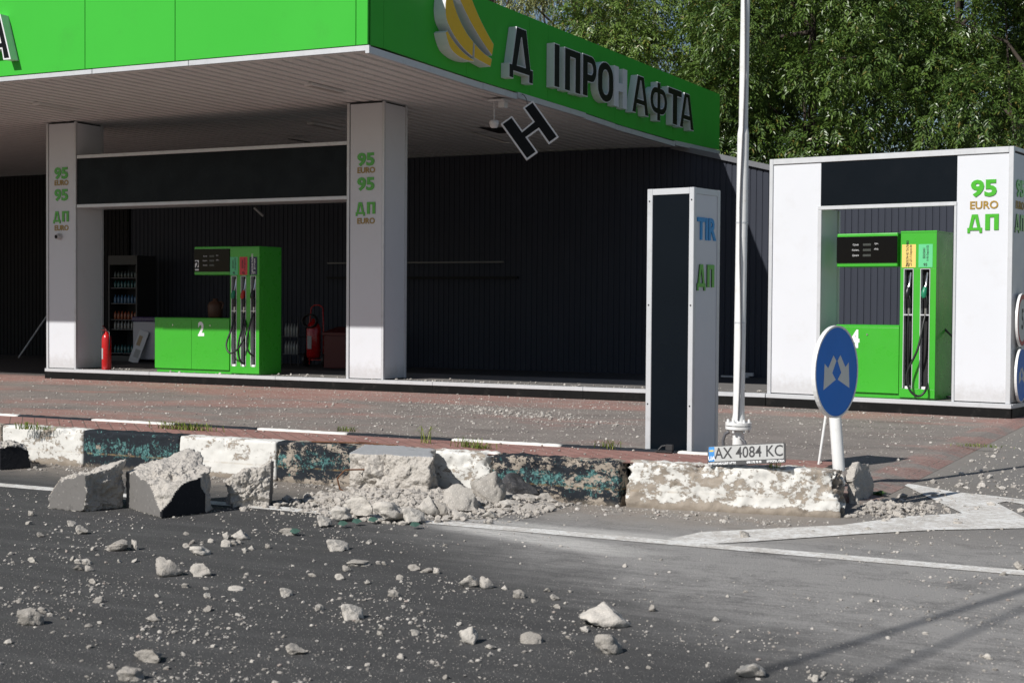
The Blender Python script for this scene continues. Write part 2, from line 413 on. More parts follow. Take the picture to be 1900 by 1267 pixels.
# forecourt: worn red pavers under grey grit
def brick_mat(name, rot, worn, grey_bias):
    t = NT(name); co = t.co(); xyz = t.sep(co)
    mp = t.mapping(co, (1, 1, 1), (0, 0, rot))
    b = t.n.new('ShaderNodeTexBrick'); t.l.new(mp, b.inputs['Vector'])
    b.inputs['Scale'].default_value = 1.0; b.inputs['Brick Width'].default_value = 0.205; b.inputs['Row Height'].default_value = 0.103
    b.inputs['Mortar Size'].default_value = 0.005; b.inputs['Mortar Smooth'].default_value = 0.3; b.inputs['Bias'].default_value = 0.0
    b.inputs['Color1'].default_value = (0.270, 0.138, 0.118, 1); b.inputs['Color2'].default_value = (0.345, 0.190, 0.163, 1)
    b.inputs['Mortar'].default_value = (0.11, 0.085, 0.07, 1)
    c = t.mix(t.math('MULTIPLY', t.noise(co, 30, 5, 0.7), 0.5), b.outputs[0], (0.36, 0.20, 0.17))
    if worn:
        patch = t.noise(t.mapping(co, (0.45, 1.0, 1)), 0.85, 5, 0.62, 0.4)
        band = t.step(xyz[1], 16.3, 17.6)      # a cleaner brick band along the island
        lft = t.step(xyz[0], -6.5, -11.5)      # the left of the forecourt is redder
        m = t.math('ADD', patch, t.math('MULTIPLY_ADD', band, -0.17, t.math('MULTIPLY_ADD', lft, -0.10, grey_bias)))
        m = t.step(m, 0.25, 0.47)
        grey = t.mix(t.noise(co, 38, 5, 0.7), (0.130, 0.120, 0.112), (0.255, 0.232, 0.212))
        grey = t.mix(t.step(t.noise(t.mapping(co, (0.5, 1.4, 1)), 1.3, 5, 0.65), 0.5, 0.75), grey, (0.115, 0.107, 0.100))
        c = t.mix(t.math('MULTIPLY', m, 0.93), c, grey)
        # red border course along the right edge
        bd = t.math('MULTIPLY', t.step(xyz[0], -2.66, -2.60), 0.7)
        bd = t.math('MULTIPLY', bd, t.step(t.noise(co, 1.9, 4), 0.42, 0.54))
        c = t.mix(bd, c, b.outputs[0])
        dust = t.step(t.math('MULTIPLY_ADD', t.noise(co, 1.7, 4, 0.6), 0.35, t.noise(co, 42, 6, 0.8)), 0.60, 0.84)
        c = t.mix(t.math('MULTIPLY', dust, 0.62), c, (0.36, 0.32, 0.285))
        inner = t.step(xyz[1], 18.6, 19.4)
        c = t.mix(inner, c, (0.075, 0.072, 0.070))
        v = t.voronoi(co, 30); c = t.mix(t.math('MULTIPLY', t.math('LESS_THAN', v, 0.16), 0.7), c, (0.42, 0.39, 0.36))
    else:
        dust = t.step(t.noise(co, 9, 6, 0.75), 0.48, 0.72)
        c = t.mix(t.math('MULTIPLY', dust, 0.35), c, (0.40, 0.29, 0.25))
    t.color(c)
    t.bump(t.math('ADD', t.math('MULTIPLY', b.outputs[1], -1.2), t.math('MULTIPLY', t.noise(co, 70, 4, 0.7), 0.5)), 0.5, 0.006)
    return t.set(0.85, 0, 0.25)
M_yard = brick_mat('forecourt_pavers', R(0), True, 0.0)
M_strip = brick_mat('strip_pavers', R(45), False, 0)

# painted road line, worn
t = NT('road_paint'); co = t.co()
n = t.noise(co, 22, 6, 0.75); n2 = t.noise(co, 4, 4, 0.6)
m = t.step(t.math('MULTIPLY_ADD', n2, 0.5, n), 0.60, 0.86)
c = t.mix(m, (0.76, 0.755, 0.73), (0.54, 0.51, 0.47))
m2 = t.step(t.math('MULTIPLY_ADD', n2, 0.4, t.noise(co, 60, 5, 0.8)), 0.78, 0.90)
c = t.mix(t.math('MULTIPLY', m2, 0.8), c, (0.13, 0.125, 0.12))
v = t.voronoi(co, 45); c = t.mix(t.math('MULTIPLY', t.math('LESS_THAN', v, 0.14), 0.8), c, (0.12, 0.115, 0.11))
t.color(c); t.bump(n, 0.2, 0.004); M_paint = t.set(0.8, 0, 0.25)

# concrete (broken faces of kerbs and all rubble)
def concrete(name, a, b, scale=14.0, bump=0.9, vary=None):
    t = NT(name); co = t.co()
    n = t.noise(co, scale, 7, 0.7); c = t.mix(n, a, b)
    if vary:
        nd = t.n.new('ShaderNodeObjectInfo' if vary == 'object' else 'ShaderNodeNewGeometry'); rv = nd.outputs['Random' if vary == 'object' else 'Random Per Island']
        c = t.mix(t.math('MULTIPLY', t.step(rv, .15, 1.0), .62), c, (0.20, 0.182, 0.162)); c = t.mix(t.math('MULTIPLY', t.math('LESS_THAN', rv, .05), .5 if vary == 'island' else 0.0), c, (0.26, 0.17, 0.14))
    n3 = t.noise(co, scale*4, 4, 0.7)
    c = t.mix(t.math('MULTIPLY', t.step(n3, 0.55, 0.72), 0.45), c, tuple(x*0.55 for x in a))
    v = t.voronoi(co, scale*5); c = t.mix(t.math('MULTIPLY', t.math('LESS_THAN', v, 0.22), 0.5), c, tuple(min(1, x*1.25) for x in b))
    t.color(c)
    h = t.math('ADD', t.noise(co, scale*3, 6, 0.75), t.math('MULTIPLY', t.voronoi(co, scale*4), 0.5))
    t.bump(h, bump, 0.012)
    return t.set(0.92, 0, 0.2)
M_conc = concrete('broken_concrete', (0.38, 0.348, 0.308), (0.62, 0.58, 0.53))
M_conc_tan = concrete('weathered_concrete', (0.25, 0.215, 0.180), (0.42, 0.375, 0.325), 9.0)
M_conc_grey = concrete('smooth_grey_face', (0.15, 0.142, 0.135), (0.20, 0.19, 0.18), 5.0, 0.15)
M_conc_slate = concrete('smooth_top_face', (0.30, 0.305, 0.315), (0.37, 0.375, 0.38), 5.0, 0.15)
M_conc_black = concrete('old_black_paint', (0.016, 0.017, 0.021), (0.036, 0.036, 0.040), 7.0, 0.15)
M_pebble = concrete('stone_crumb', (0.40, 0.37, 0.335), (0.66, 0.62, 0.57), 11.0, 0.8, vary='island')
M_lump = concrete('loose_concrete_lump', (0.42, 0.388, 0.345), (0.66, 0.62, 0.565), 2.2, 0.45, vary='object')
M_gravel = concrete('crushed_concrete', (0.32, 0.290, 0.255), (0.58, 0.54, 0.49), 22.0, 0.6)

def kerb_mat(name, paint, cover, seed, teal=False, low_bare=0.0):
    """old paint flaking off concrete; cover 0..1 is how much of it is left"""
    t = NT(name); co = t.co(); p = t.mapping(co, (1, 1, 1), (0, 0, 0), (seed*7.3, seed*3.1, seed*1.7)); xyz = t.sep(co)
    conc = t.mix(t.noise(p, 10, 7, 0.7), (0.25, 0.205, 0.160), (0.46, 0.405, 0.345))
    conc = t.mix(t.math('MULTIPLY', t.step(t.noise(p, 7, 5, 0.7), 0.58, 0.72), 0.6), conc, (0.10, 0.085, 0.065))
    conc = t.mix(t.math('MULTIPLY', t.step(t.noise(p, 3.3, 4, 0.6, 0.5), 0.64, 0.74), 0.7), conc, (0.34, 0.15, 0.06))
    ps = t.mapping(p, (1, 1, 1.5))
    n1 = t.math('MULTIPLY_ADD', t.noise(ps, 5.2, 3, 0.55, 0.5), 0.50, t.math('MULTIPLY', t.noise(ps, 26, 8, 0.80), 0.54))
    # rub towards the foot
    foot = t.math('MULTIPLY', t.step(xyz[2], 0.07, 0.0), 0.25*low_bare)
    thr = 0.71-0.38*cover
    m = t.step(t.math('SUBTRACT', n1, foot), thr, thr+0.022)
    c = conc
    pn = t.noise(p, 30, 5, 0.7)
    pc = t.mix(t.math('MULTIPLY', t.step(pn, 0.52, 0.75), 0.5), paint, tuple(x*0.72+0.02 for x in paint))
    if teal:
        zt = t.math('MULTIPLY', t.step(xyz[2], 0.075, 0.12), t.step(xyz[2], 0.27, 0.17))
        nt = t.math('ADD', t.math('MULTIPLY_ADD', t.noise(ps, 9, 4, 0.7), 0.45, t.math('MULTIPLY', t.noise(t.mapping(p, (1, 1, .7)), 48, 6, 0.8), 0.62)), t.math('MULTIPLY', zt, 0.09))
        tcol = t.mix(t.step(t.noise(p, 60, 4, 0.7), .35, .65), (0.012, 0.055, 0.058), (0.12, 0.26, 0.25))
        pc = t.mix(t.step(nt, 0.605, 0.65), pc, tcol)
    c = t.mix(m, c, pc)
    line = t.math('MULTIPLY', t.math('MULTIPLY', t.step(xyz[2], 0.105, 0.112), t.step(xyz[2], 0.124, 0.117)), 0.5 if teal else 0.28)
    c = t.mix(t.math('MULTIPLY', line, t.step(t.noise(p, 14, 5, 0.7), 0.4, 0.6)), c, (0.33, 0.22, 0.10))
    damp = t.math('MULTIPLY', t.step(t.math('MULTIPLY_ADD', t.noise(p, 12, 5, 0.7), 0.09, xyz[2]), 0.085, 0.045), 0.55)
    c = t.mix(damp, c, (0.19, 0.16, 0.125))
    t.color(c)
    h = t.math('ADD', t.math('MULTIPLY', m, 0.5), t.math('MULTIPLY', t.noise(p, 45, 6, 0.75), t.math('MULTIPLY_ADD', m, -0.6, 0.9)))
    t.bump(h, 0.8, 0.008)
    return t.set(0.85, 0, 0.25)
KW = (0.70, 0.685, 0.645); KB = (0.016, 0.020, 0.026)

# ------------------------------------------------------------------ ground sheets
m = MB(); m.box(-400, 400, -60, 700, -0.4, -0.03)
m.build('ground', plain('earth_and_grass', (0.06, 0.065, 0.03), 0.95, var=0.4, scale=0.8), kind='structure', label='grassy earth beyond the forecourt')
m = MB(); m.add([(-90, -25, 0), (60, -25, 0), (60, 60, 0), (-90, 60, 0)], [(0, 1, 2, 3)])
m.build('road', M_road, kind='structure', label='dark asphalt road strewn with concrete crumbs')
YZ = 0.04
m = MB()
m.add([(-60, 9.95, YZ), (-2.44, 9.95, YZ), (-2.40, 24, YZ), (-2.40, 32, YZ), (-60, 32, YZ),
       (-2.28, 9.95, 0.002), (-2.24, 32, 0.002), (-60, 9.95, 0.0)],
      [(0, 1, 2, 3, 4), (1, 5, 6, 3, 2), (0, 7, 5, 1)])
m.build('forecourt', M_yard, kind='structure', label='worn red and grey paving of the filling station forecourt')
# raised strip of red pavers behind the kerb
m = MB(); m.add([(-40, 9.12, 0.29), (-3.70, 9.06, 0.29), (-2.47, 9.27, 0.287), (-2.50, 9.90, 0.283), (-40, 9.90, 0.29),
                 (-2.44, 9.27, 0.0), (-2.46, 9.90, 0.0), (-40, 9.90, 0.0)],
                [(0, 1, 2, 3, 4), (2, 5, 6, 3), (3, 6, 7, 4)])
m.mi = [0, 1, 1]
m.build('pavement_strip', [M_strip, M_conc_tan], kind='structure', label='narrow raised strip of red pavers behind the kerb')

# painted lines: sheets 4 mm above the road
def line_sheet(name, poly, z=0.004, lab='worn white line painted on the road'):
    p = [(q[0], q[1]) for q in poly]
    m = MB(); m.prism([p], z-0.0005, z, M=Matrix.Identity(4), back=False)
    return m.build(name, M_paint, kind='structure', label=lab)
line_sheet('edge_line', [(-30, 7.70), (-5.0, 7.72), (-4.0, 7.70), (0.6, 7.68), (0.6, 7.82), (-4.0, 7.85), (-5.0, 7.86), (-30, 7.84)])
g = lambda *pts: [G(u, v, 0.004) for u, v in pts]
line_sheet('island_line', g((1240, 1000), (1300, 987), (1420, 981), (1560, 974), (1680, 958), (1786, 952), (1722, 922), (1690, 906), (1667, 895), (1700, 899),
                            (1767, 912), (1835, 919), (1920, 929), (1920, 939), (1868, 930), (1850, 933), (1925, 972), (1925, 979), (1728, 983), (1600, 990), (1400, 1004), (1300, 1010)), 0.0055,
           'white chevron marking at the nose of the kerb island')

# ------------------------------------------------------------------ kerbs
def rounded_grid(x0, x1, y0, y1, z0, z1, step, r):
    """surface grid of a rounded box; returns V, F, outward directions"""
    V = []; F = []; D = []
    lo = np.array([x0, y0, z0]); hi = np.array([x1, y1, z1])
    for ax in range(3):
        a, b = [k for k in range(3) if k != ax]
        na = max(2, int(round((hi[a]-lo[a])/step))); nb = max(2, int(round((hi[b]-lo[b])/step)))
        for sd in (0, 1):
            if ax == 2 and sd == 0: continue
            A, B = np.meshgrid(np.linspace(lo[a], hi[a], na+1), np.linspace(lo[b], hi[b], nb+1), indexing='ij')
            P = np.zeros((A.size, 3)); P[:, a] = A.ravel(); P[:, b] = B.ravel(); P[:, ax] = hi[ax] if sd else lo[ax]
            base = sum(len(v) for v in V)
            idx = np.arange(A.size).reshape(A.shape)+base
            q = np.stack([idx[:-1, :-1].ravel(), idx[1:, :-1].ravel(), idx[1:, 1:].ravel(), idx[:-1, 1:].ravel()], 1)
            flip = (sd == 1) == (ax == 1)
            F.append(q[:, ::-1] if flip else q); V.append(P)
            nn = np.zeros((A.size, 3)); nn[:, ax] = 1 if sd else -1; D.append(nn)
    V = np.concatenate(V); F = np.concatenate(F); D = np.concatenate(D)
    inner = np.clip(V, lo+r, hi-r); d = V-inner; L = np.linalg.norm(d, axis=1, keepdims=True)
    V2 = inner+np.where(L > 1e-9, d/np.maximum(L, 1e-9)*r, 0)
    dirn = np.where(L > 1e-9, d/np.maximum(L, 1e-9), D)
    return V2, F, dirn, L[:, 0] > r*1.05
def weld(V, F, tol=1e-4):
    k = np.round(V/tol).astype(np.int64); _, first, inv = np.unique(k, axis=0, return_index=True, return_inverse=True)
    return V[first], inv.reshape(-1)[F], first
def kerb_block(name, x0, x1, mat, seed, chip=0.25, y0=8.99, y1=9.16, h=0.30, rot=0.0, label='', rough=0.004, step=0.013, ends=0.0):
    L = x1-x0
    V, F, D, edge = rounded_grid(-L/2+0.003, L/2-0.003, 0, y1-y0, -0.02, h, step, 0.018)
    V, F, first = weld(V, F); D = D[first]
    W = V+np.array([x0+seed*3.7, y0, 0])
    n = fbm(W*14, seed, 5, 0.6); V = V+D*(n*rough)[:, None]
    # chips: bite along the top front edge and the ends
    topf = np.exp(-(((V[:, 2]-h)/0.09)**2+((V[:, 1])/0.09)**2))
    endf = np.exp(-((L/2-np.abs(V[:, 0]))/0.06)**2)*ends
    bite = np.clip(fbm(W*5.0, seed+50, 4, 0.6)-(0.55-chip), 0, None)
    bite = bite*(topf+endf)*0.10
    inw = np.stack([-np.sign(V[:, 0])*endf, 0.8*np.ones(len(V)), -0.7*np.ones(len(V))], 1)
    V = V+inw*bite[:, None]*(0.7+0.5*fbm(W*40, seed+9, 3)[:, None])
    c = (x0+L/2*math.cos(rot), y0+L/2*math.sin(rot))
    o = arr_mesh(name, V, F, mat, smooth=True, label=label, cat='kerb stone', group='painted kerb stones along the road')
    o.location = (c[0], c[1], 0); o.rotation_euler = (0, 0, rot)
    return o
KL = [(-11.2, -10.3, 'W', .6, .2, 'painted kerb stone beyond the left edge'),
      (-10.3, -9.37, 'B', .5, .2, 'dark kerb stone at the left edge, behind the leftmost dark chunk'),
      (-9.36, -8.46, 'W', .60, .12, 'white kerb stone at the left with tan blotches, left of the teal-flecked black one'),
      (-8.46, -7.47, 'T', .78, .08, 'black kerb stone speckled with teal, leftmost of the black painted ones in full view'),
      (-7.47, -6.54, 'W', .70, .10, 'mostly white kerb stone between two black ones, behind the large grey chunk'),
      (-6.54, -5.66, 'B2', .62, .30, 'chipped black kerb stone left of the upright broken block'),
      (-5.66, -4.70, 'W2', .62, .40, 'broken kerb stone with white paint left, behind the rubble pile'),
      (-4.70, -3.73, 'B3', .60, .42, 'flaking black and teal kerb stone left of the long white end stone')]
for i, (a, b, k, cov, ch, lab) in enumerate(KL):
    mat = kerb_mat('kerb_paint_%s' % 'abcdefgh'[i], KW if k[0] == 'W' else KB, cov, i+1, teal=k[0] in 'TB', low_bare=0.5 if k[0] == 'W' else 0.2)
    kerb_block('kerb_stone', a, b, mat, i+3, ch, label=lab, ends=0.6 if i > 5 else 0.15, rough=0.008 if i > 4 else 0.004)
kerb_block('kerb_stone', -3.70, -2.27, kerb_mat('kerb_paint_end', KW, 0.56, 31, low_bare=1.0), 21, 0.40, y0=9.0, y1=9.20, rot=R(8.5),
           label='long white kerb stone with peeling paint at the end of the kerb', ends=0.9, rough=0.008)
# thin edging stones behind the strip
TJ = [-12.0, -11.03, -10.09, -9.20, -8.27, -7.38, -6.49, -5.52, -4.58, -3.66, -3.36]
TK = 'BWBWBWBWBW'
tw = kerb_mat('edging_white', KW, 0.90, 61); tb = kerb_mat('edging_black', KB, 0.92, 62)
TLAB = {1: 'white edging stone at the left edge behind the red strip', 2: 'black edging stone, leftmost of the black ones in full view', 3: 'white edging stone behind the grass tufts at the left',
        4: 'black edging stone behind the long grass tuft', 5: 'white edging stone left of the small weed in the middle of the strip', 6: 'black edging stone above the upright broken block',
        7: 'white edging stone above the kerb, nearest left of the tall price pillar', 8: 'black edging stone running up to the foot of the price pillar', 9: 'short white edging stone under the price pillar', 0: 'black edging stone outside the left edge'}
for i, k in enumerate(TK):
    a, b = TJ[i], TJ[i+1]
    V, F, D, e = rounded_grid(-(b-a)/2+0.002, (b-a)/2-0.002, 0, 0.075, 0, 0.302, 0.03, 0.012)
    V, F, first = weld(V, F); D = D[first]; V = V+D*(fbm((V+i*5)*20, i, 4)*0.003)[:, None]
    o = arr_mesh('edging_stone', V, F, tw if k == 'W' else tb, smooth=True, label=TLAB[i], cat='edging stone', group='thin black and white edging stones')
    o.location = ((a+b)/2, 9.87, 0)

# ------------------------------------------------------------------ canopy
CX, CY, CZ, CT, CB = -9.36, 14.67, 4.39, 5.50, 27.5
canopy = thing('canopy', (-20, 20, CZ), 'large green flat canopy over the pumps with a ribbed pale underside and sagging side edge', 'canopy')
# bottom edge of the damaged side fascia (Y, z)
SAG = [(14.67, 4.39), (15.02, 4.40), (16.3, 4.37), (17.9, 4.345), (19.3, 4.355), (20.9, 4.345), (22.55, 4.31), (25.1, 4.32), (27.5, 4.40)]
def sag(y):
    for (a, za), (b, zb) in zip(SAG, SAG[1:]):
        if a <= y <= b: return za+(zb-za)*(y-a)/(b-a)
    return SAG[0][1] if y < SAG[0][0] else SAG[-1][1]
# front fascia: flat sheets with hairline joints
xs = [-40.0, -33.0, -29.6, -26.4, -23.2, -20.0, -16.82, -13.77, -12.26, -9.53, -9.362]
m = MB()
for a, b in zip(xs, xs[1:]):
    m.box(a+0.004, b-0.004, CY, CY+0.03, CZ+0.02, CT, ch=0.004)
m.box(-40, CX, CY+0.034, CY+0.05, CZ+0.02, CT, mi=1)
m.build('front_fascia', [M_fascia, M_gap], canopy)
# side fascia: sheets following the sagging edge
m = MB()
ys = [CY+0.03, 15.02, 17.1, 19.0, 19.62, 22.2, 24.9, 27.5]
for a, b in zip(ys, ys[1:]):
    k = max(1, int((b-a)/0.4)); pts = [a+0.003+(b-a-0.006)*i/k for i in range(k+1)]
    cont = [(y, sag(y)+0.02) for y in pts]+[(pts[-1], CT), (pts[0], CT)]
    m.prism([cont], -0.03, 0.0, M=frame((CX, 0, 0), (0, 1, 0), (0, 0, 1)))
m.box(CX-0.05, CX-0.034, CY+0.03, 27.5, CZ+0.06, CT, mi=1)
m.build('side_fascia', [M_fascia, M_gap], canopy)
m = MB(); m.box(-40, CX-0.055, CY+0.055, CB, CT-0.2, CT-0.15); m.box(-40, CX-0.055, CB-0.03, CB, CZ+0.1, CT-0.2)
m.build('roof_deck', M_wall, canopy)
# aluminium edge strips, slipped out of line along the side
m = MB()
fx = [-40, -34, -28, -22.5, -17.2, -13.65, -12.05, CX+0.012]
for i, (a, b) in enumerate(zip(fx, fx[1:])):
    o = (0.0, .006, -.004, 0.008, -0.006, 0.0, 0.004)[i % 7]
    m.box(a+0.002, b-0.002, CY+0.004+o, CY+0.05, CZ-0.052, CZ+0.012+o*0.5, ch=0.004)
m.build('front_edge_strip', M_alu, canopy)
m = MB()
sy = [14.67, 17.55, 18.6, 21.0, 22.2, 25.0, 25.9, 27.5]
rnd = random.Random(4)
for a, b in zip(sy, sy[1:]):
    d0, d1 = rnd.uniform(-0.012, 0.012), rnd.uniform(-0.015, 0.010)
    z0, z1 = sag(a)+d0, sag(b)+d1
    cont = [(a+0.006, z0-0.075), (b-0.006, z1-0.075), (b-0.006, z1+0.008), (a+0.006, z0+0.008)]
    m.prism([cont], -0.04, 0.014+rnd.uniform(-.006, .008), M=frame((CX, 0, 0), (0, 1, 0), (0, 0, 1)))
m.build('side_edge_strip', M_alu, canopy)
# ribbed soffit (ribs run along y), one profile of real depth
pitch, dep = 0.225, 0.055
prof = []; x = -40.0
while x < CX-0.06:
    prof += [(x, 0), (x+pitch*0.62, 0), (x+pitch*0.66, dep), (x+pitch*0.96, dep)]; x += pitch
V = []; F = []
yl = [CY+0.05, 16, 17.3, 18.6, 19.9, 21.2, 22.5, 23.8, 25.1, 26.4, CB-0.03]
for j, y in enumerate(yl):
    for (px, dz) in prof:
        t = max(0.0, min(1.0, (px+12.5)/3.1))
        V.append((px, y, CZ-0.035+dz+(sag(y)-CZ)*t*t))
n = len(prof)
for j in range(len(yl)-1):
    for i in range(n-1): F.append((j*n+i, (j+1)*n+i, (j+1)*n+i+1, j*n+i+1))
m = MB(); m.add(V, F); m.build('soffit', M_soffit, canopy)
# border angle under the front edge
m = MB(); m.box(-40, CX-0.02, CY+0.052, CY+0.16, CZ-0.046, CZ-0.040); m.build('soffit_border', M_soffit, canopy)
# recessed strip luminaires
for (x, y) in ((-11.53, 16.98), (-16.45, 16.9), (-14.0, 20.6), (-19.4, 20.6), (-11.2, 22.4)):
    m = MB(); m.box(x-0.07, x+0.07, y-0.42, y+0.42, CZ-0.075, CZ-0.03, ch=0.008); m.box(x-0.05, x+0.05, y-0.38, y+0.38, CZ-0.079, CZ-0.0755, mi=1)
    m.build('ceiling_luminaire', [M_soffit, plain('luminaire_diffuser', (0.42, 0.40, 0.38), 0.5)], canopy)
# torn soffit panel hanging down
m = MB()
m.add([(-11.75, 21.9, CZ-.05), (-11.1, 22.1, CZ-.05), (-11.05, 22.9, CZ-.05), (-11.8, 22.75, CZ-.05)], [(0, 1, 2, 3)])
m.build('soffit_hole', M_gap, canopy)
m = MB(); m.box(-0.05, 0.05, -0.55, 0.55, -0.006, 0.006, M=Matrix.Translation((-11.75, 22.35, CZ-.17)) @ Matrix.Rotation(R(60), 4, 'Z') @ Matrix.Rotation(R(14), 4, 'X'))
m.build('torn_panel', M_soffit, canopy)
for (x, y, rz, rx) in ((-15.3, 21.7, 70, 10), (-13.95, 22.1, 160, 24)):
    m = MB(); m.box(-0.05, 0.05, -0.28, 0.28, -0.006, 0.006, M=Matrix.Translation((x, y, CZ-.13)) @ Matrix.Rotation(R(rz), 4, 'Z') @ Matrix.Rotation(R(rx), 4, 'X'))
    m.build('torn_panel', M_gap, canopy)

# ------------------------------------------------------------------ sign lettering on the side fascia
def arc(cx, cy, r, a0, a1, n=8, ry=None):
    ry = r if ry is None else ry
    return [(cx+r*math.cos(R(a0+(a1-a0)*k/n)), cy+ry*math.sin(R(a0+(a1-a0)*k/n))) for k in range(n+1)]
s = 0.265
GL = {
 'Д': ([(0, -.16), (0, .16), (.10, .16), (.28, 1), (.66, 1), (.84, .16), (.94, .16), (.94, -.16), (.77, -.16), (.77, 0), (.17, 0), (.17, -.16)], [(.31, .17), (.63, .17), (.48, .78), (.46, .78)]),
 'І': ([(0, 0), (s, 0), (s, 1), (0, 1)],),
 'П': ([(0, 0), (s, 0), (s, .80), (.50, .80), (.50, 0), (.76, 0), (.76, 1), (0, 1)],),
 'Р': ([(0, 0), (s, 0), (s, .36)]+arc(.46, .68, .26, -90, 90, 8, .32)+[(0, 1)], [(s, .56)]+arc(.42, .68, .10, -90, 90, 6, .12)+[(s, .80)]),
 'О': (arc(.4, .36, .40, 180, 360, 10, .36)+arc(.4, .64, .40, 0, 180, 10, .36), arc(.4, .38, .155, 180, 360, 8, .17)+arc(.4, .62, .155, 0, 180, 8, .17)),
 'Н': ([(0, 0), (s, 0), (s, .40), (.525, .40), (.525, 0), (.76, 0), (.76, 1), (.525, 1), (.525, .62), (s, .6), (s, 1), (0, 1)],),
 'А': ([(0, 0), (.2, 0), (.25, .24), (.63, .24), (.68, 0), (.88, 0), (.60, 1), (.28, 1)], [(.29, .40), (.59, .40), (.46, .86), (.42, .86)]),
 'Ф': ([(.42, -.04), (.62, -.04), (.62, .14)]+arc(.70, .50, .34, -90, 90, 10, .36)+[(.62, .86), (.62, 1), (.42, 1), (.42, .86)]+arc(.34, .50, .34, 90, 270, 10, .36)+[(.42, .14)],
       [(.42, .32)]+list(reversed(arc(.36, .50, .18, 90, 270, 6, .18)))+[(.42, .68)],
       [(.62, .68)]+list(reversed(arc(.68, .50, .18, -90, 90, 6, .18)))+[(.62, .32)]),
 'Т': ([(.25, 0), (.51, 0), (.51, .80), (.76, .80), (.76, 1), (0, 1), (0, .80), (.25, .80)],),
}
def scaled(g, x0, x1, z0, h):
    xs_ = [p[0] for p in g[0]]; w = max(xs_)-min(xs_)
    return [[((p[0]-min(xs_))/w*(x1-x0)+x0, z0+p[1]*h) for p in c] for c in g]
def shrink(cs, d):
    return [inset(orient(cs[0], True), d)]+[inset(orient(c, False), d) for c in cs[1:]]
sign = thing('canopy_sign', (CX, 20.5, 4.6), 'white box letters with black faces and a yellow emblem along the canopy side', 'sign')
FS = frame((CX+0.004, 0, 0), (0, 1, 0), (0, 0, 1))
DEP = 0.125
SL = [('Д', 18.10, 18.86, 4.60, .64), ('І', 19.57, 19.76, 4.565, .65), ('П', 19.94, 20.52, 4.565, .65), ('Р', 20.60, 21.14, 4.575, .65), ('О', 21.18, 21.82, 4.575, .65),
      ('А', 22.62, 23.38, 4.565, .65), ('Ф', 23.44, 24.26, 4.575, .65), ('Т', 24.30, 25.00, 4.57, .65), ('А', 24.86, 25.62, 4.565, .65)]
for ch, a, b, z, h in SL:
    off = 0.012 if (ch, a) == ('А', 24.86) else 0
    cs = scaled(GL[ch], a, b, z, h)
    m = MB(); m.prism(cs, 0.0, DEP+off, M=FS)
    L = m.build('letter', M_letter_white, sign)
    fs = shrink(cs, 0.014)
    m = MB(); m.prism(fs, DEP+off+0.001, DEP+off+0.004, M=FS, back=False); m.build('letter_face', M_letter_black, L)
# the pale back plate left where the fallen letter hung
cs = scaled(GL['Н'], 21.87, 22.42, 4.575, .65)
m = MB(); m.prism(cs, 0.0, 0.118, M=FS); m.build('letter_backing', M_letter_white, sign)
# emblem: three curved blades, cut across near the foot
def bez(p0, p1, p2, n=10): return [((1-t)**2*p0[0]+2*t*(1-t)*p1[0]+t*t*p2[0], (1-t)**2*p0[1]+2*t*(1-t)*p1[1]+t*t*p2[1]) for t in [k/n for k in range(n+1)]]
emb = [bez((16.40, 5.50), (16.74, 5.05), (17.50, 4.70))+bez((17.55, 4.86), (17.05, 5.15), (16.78, 5.52)),
       bez((16.22, 5.17), (16.20, 5.00), (16.27, 4.93), 4)+bez((16.30, 4.90), (16.55, 4.68), (16.95, 4.60))[1:]+bez((16.97, 4.80), (16.50, 4.98), (16.33, 5.40))[0:-1]+[(16.26, 5.36)],
       bez((16.22, 4.80), (16.30, 4.62), (16.42, 4.58), 4)+bez((16.46, 4.57), (16.70, 4.50), (17.00, 4.545))[1:]+bez((16.96, 4.57), (16.55, 4.62), (16.27, 4.83))[0:],
       bez((16.99, 4.595), (17.2, 4.57), (17.46, 4.545), 4)+[(17.50, 4.655)]+bez((17.3, 4.69), (17.1, 4.74), (17.0, 4.79), 4)]
for c in emb:
    m = MB(); m.prism([c], 0.0, 0.17, M=FS); E = m.build('emblem_blade', M_letter_white, sign)
    m = MB(); m.prism([inset(orient(c, True), 0.008)], 0.171, 0.174, M=FS, back=False); m.build('emblem_face', M_yellow, E)
# the letter that fell and hangs by a wire
ctr = Vector((-9.10, 18.50, 3.80))
tocam = (Vector((0, 0, CAM_H))-ctr); tocam.z = 0; tocam.normalize()
rgt = Vector((-tocam.y, tocam.x, 0)); rgt = -rgt if rgt.x < 0 else rgt
ang = R(36)
r2 = rgt*math.cos(ang)+Vector((0, 0, 1))*math.sin(ang); u2 = -rgt*math.sin(ang)+Vector((0, 0, 1))*math.cos(ang)
hang = thing('hanging_letter', ctr, 'black letter with a white rim dangling crooked below the canopy edge', 'letter')
FH = frame(ctr, r2, u2)
cs = scaled(GL['Н'], -0.28, 0.28, -0.315, .63)
m = MB(); m.prism(cs, -0.10, 0.0, M=FH); m.build('letter_box', M_letter_white, hang)
m = MB(); m.prism(shrink(cs, 0.022), 0.001, 0.004, M=FH, back=False); m.build('letter_face', M_letter_black, hang)
top = FH @ Vector((0.18, 0.30, -0.06))
m = MB(); m.tube([top, top+Vector((-0.03, 0.02, 0.1)), (CX+0.06, 18.72, sag(18.7)-0.02), (CX-0.01, 18.75, sag(18.7)+0.02)], 0.006, 6); m.build('wire', M_cable, hang)
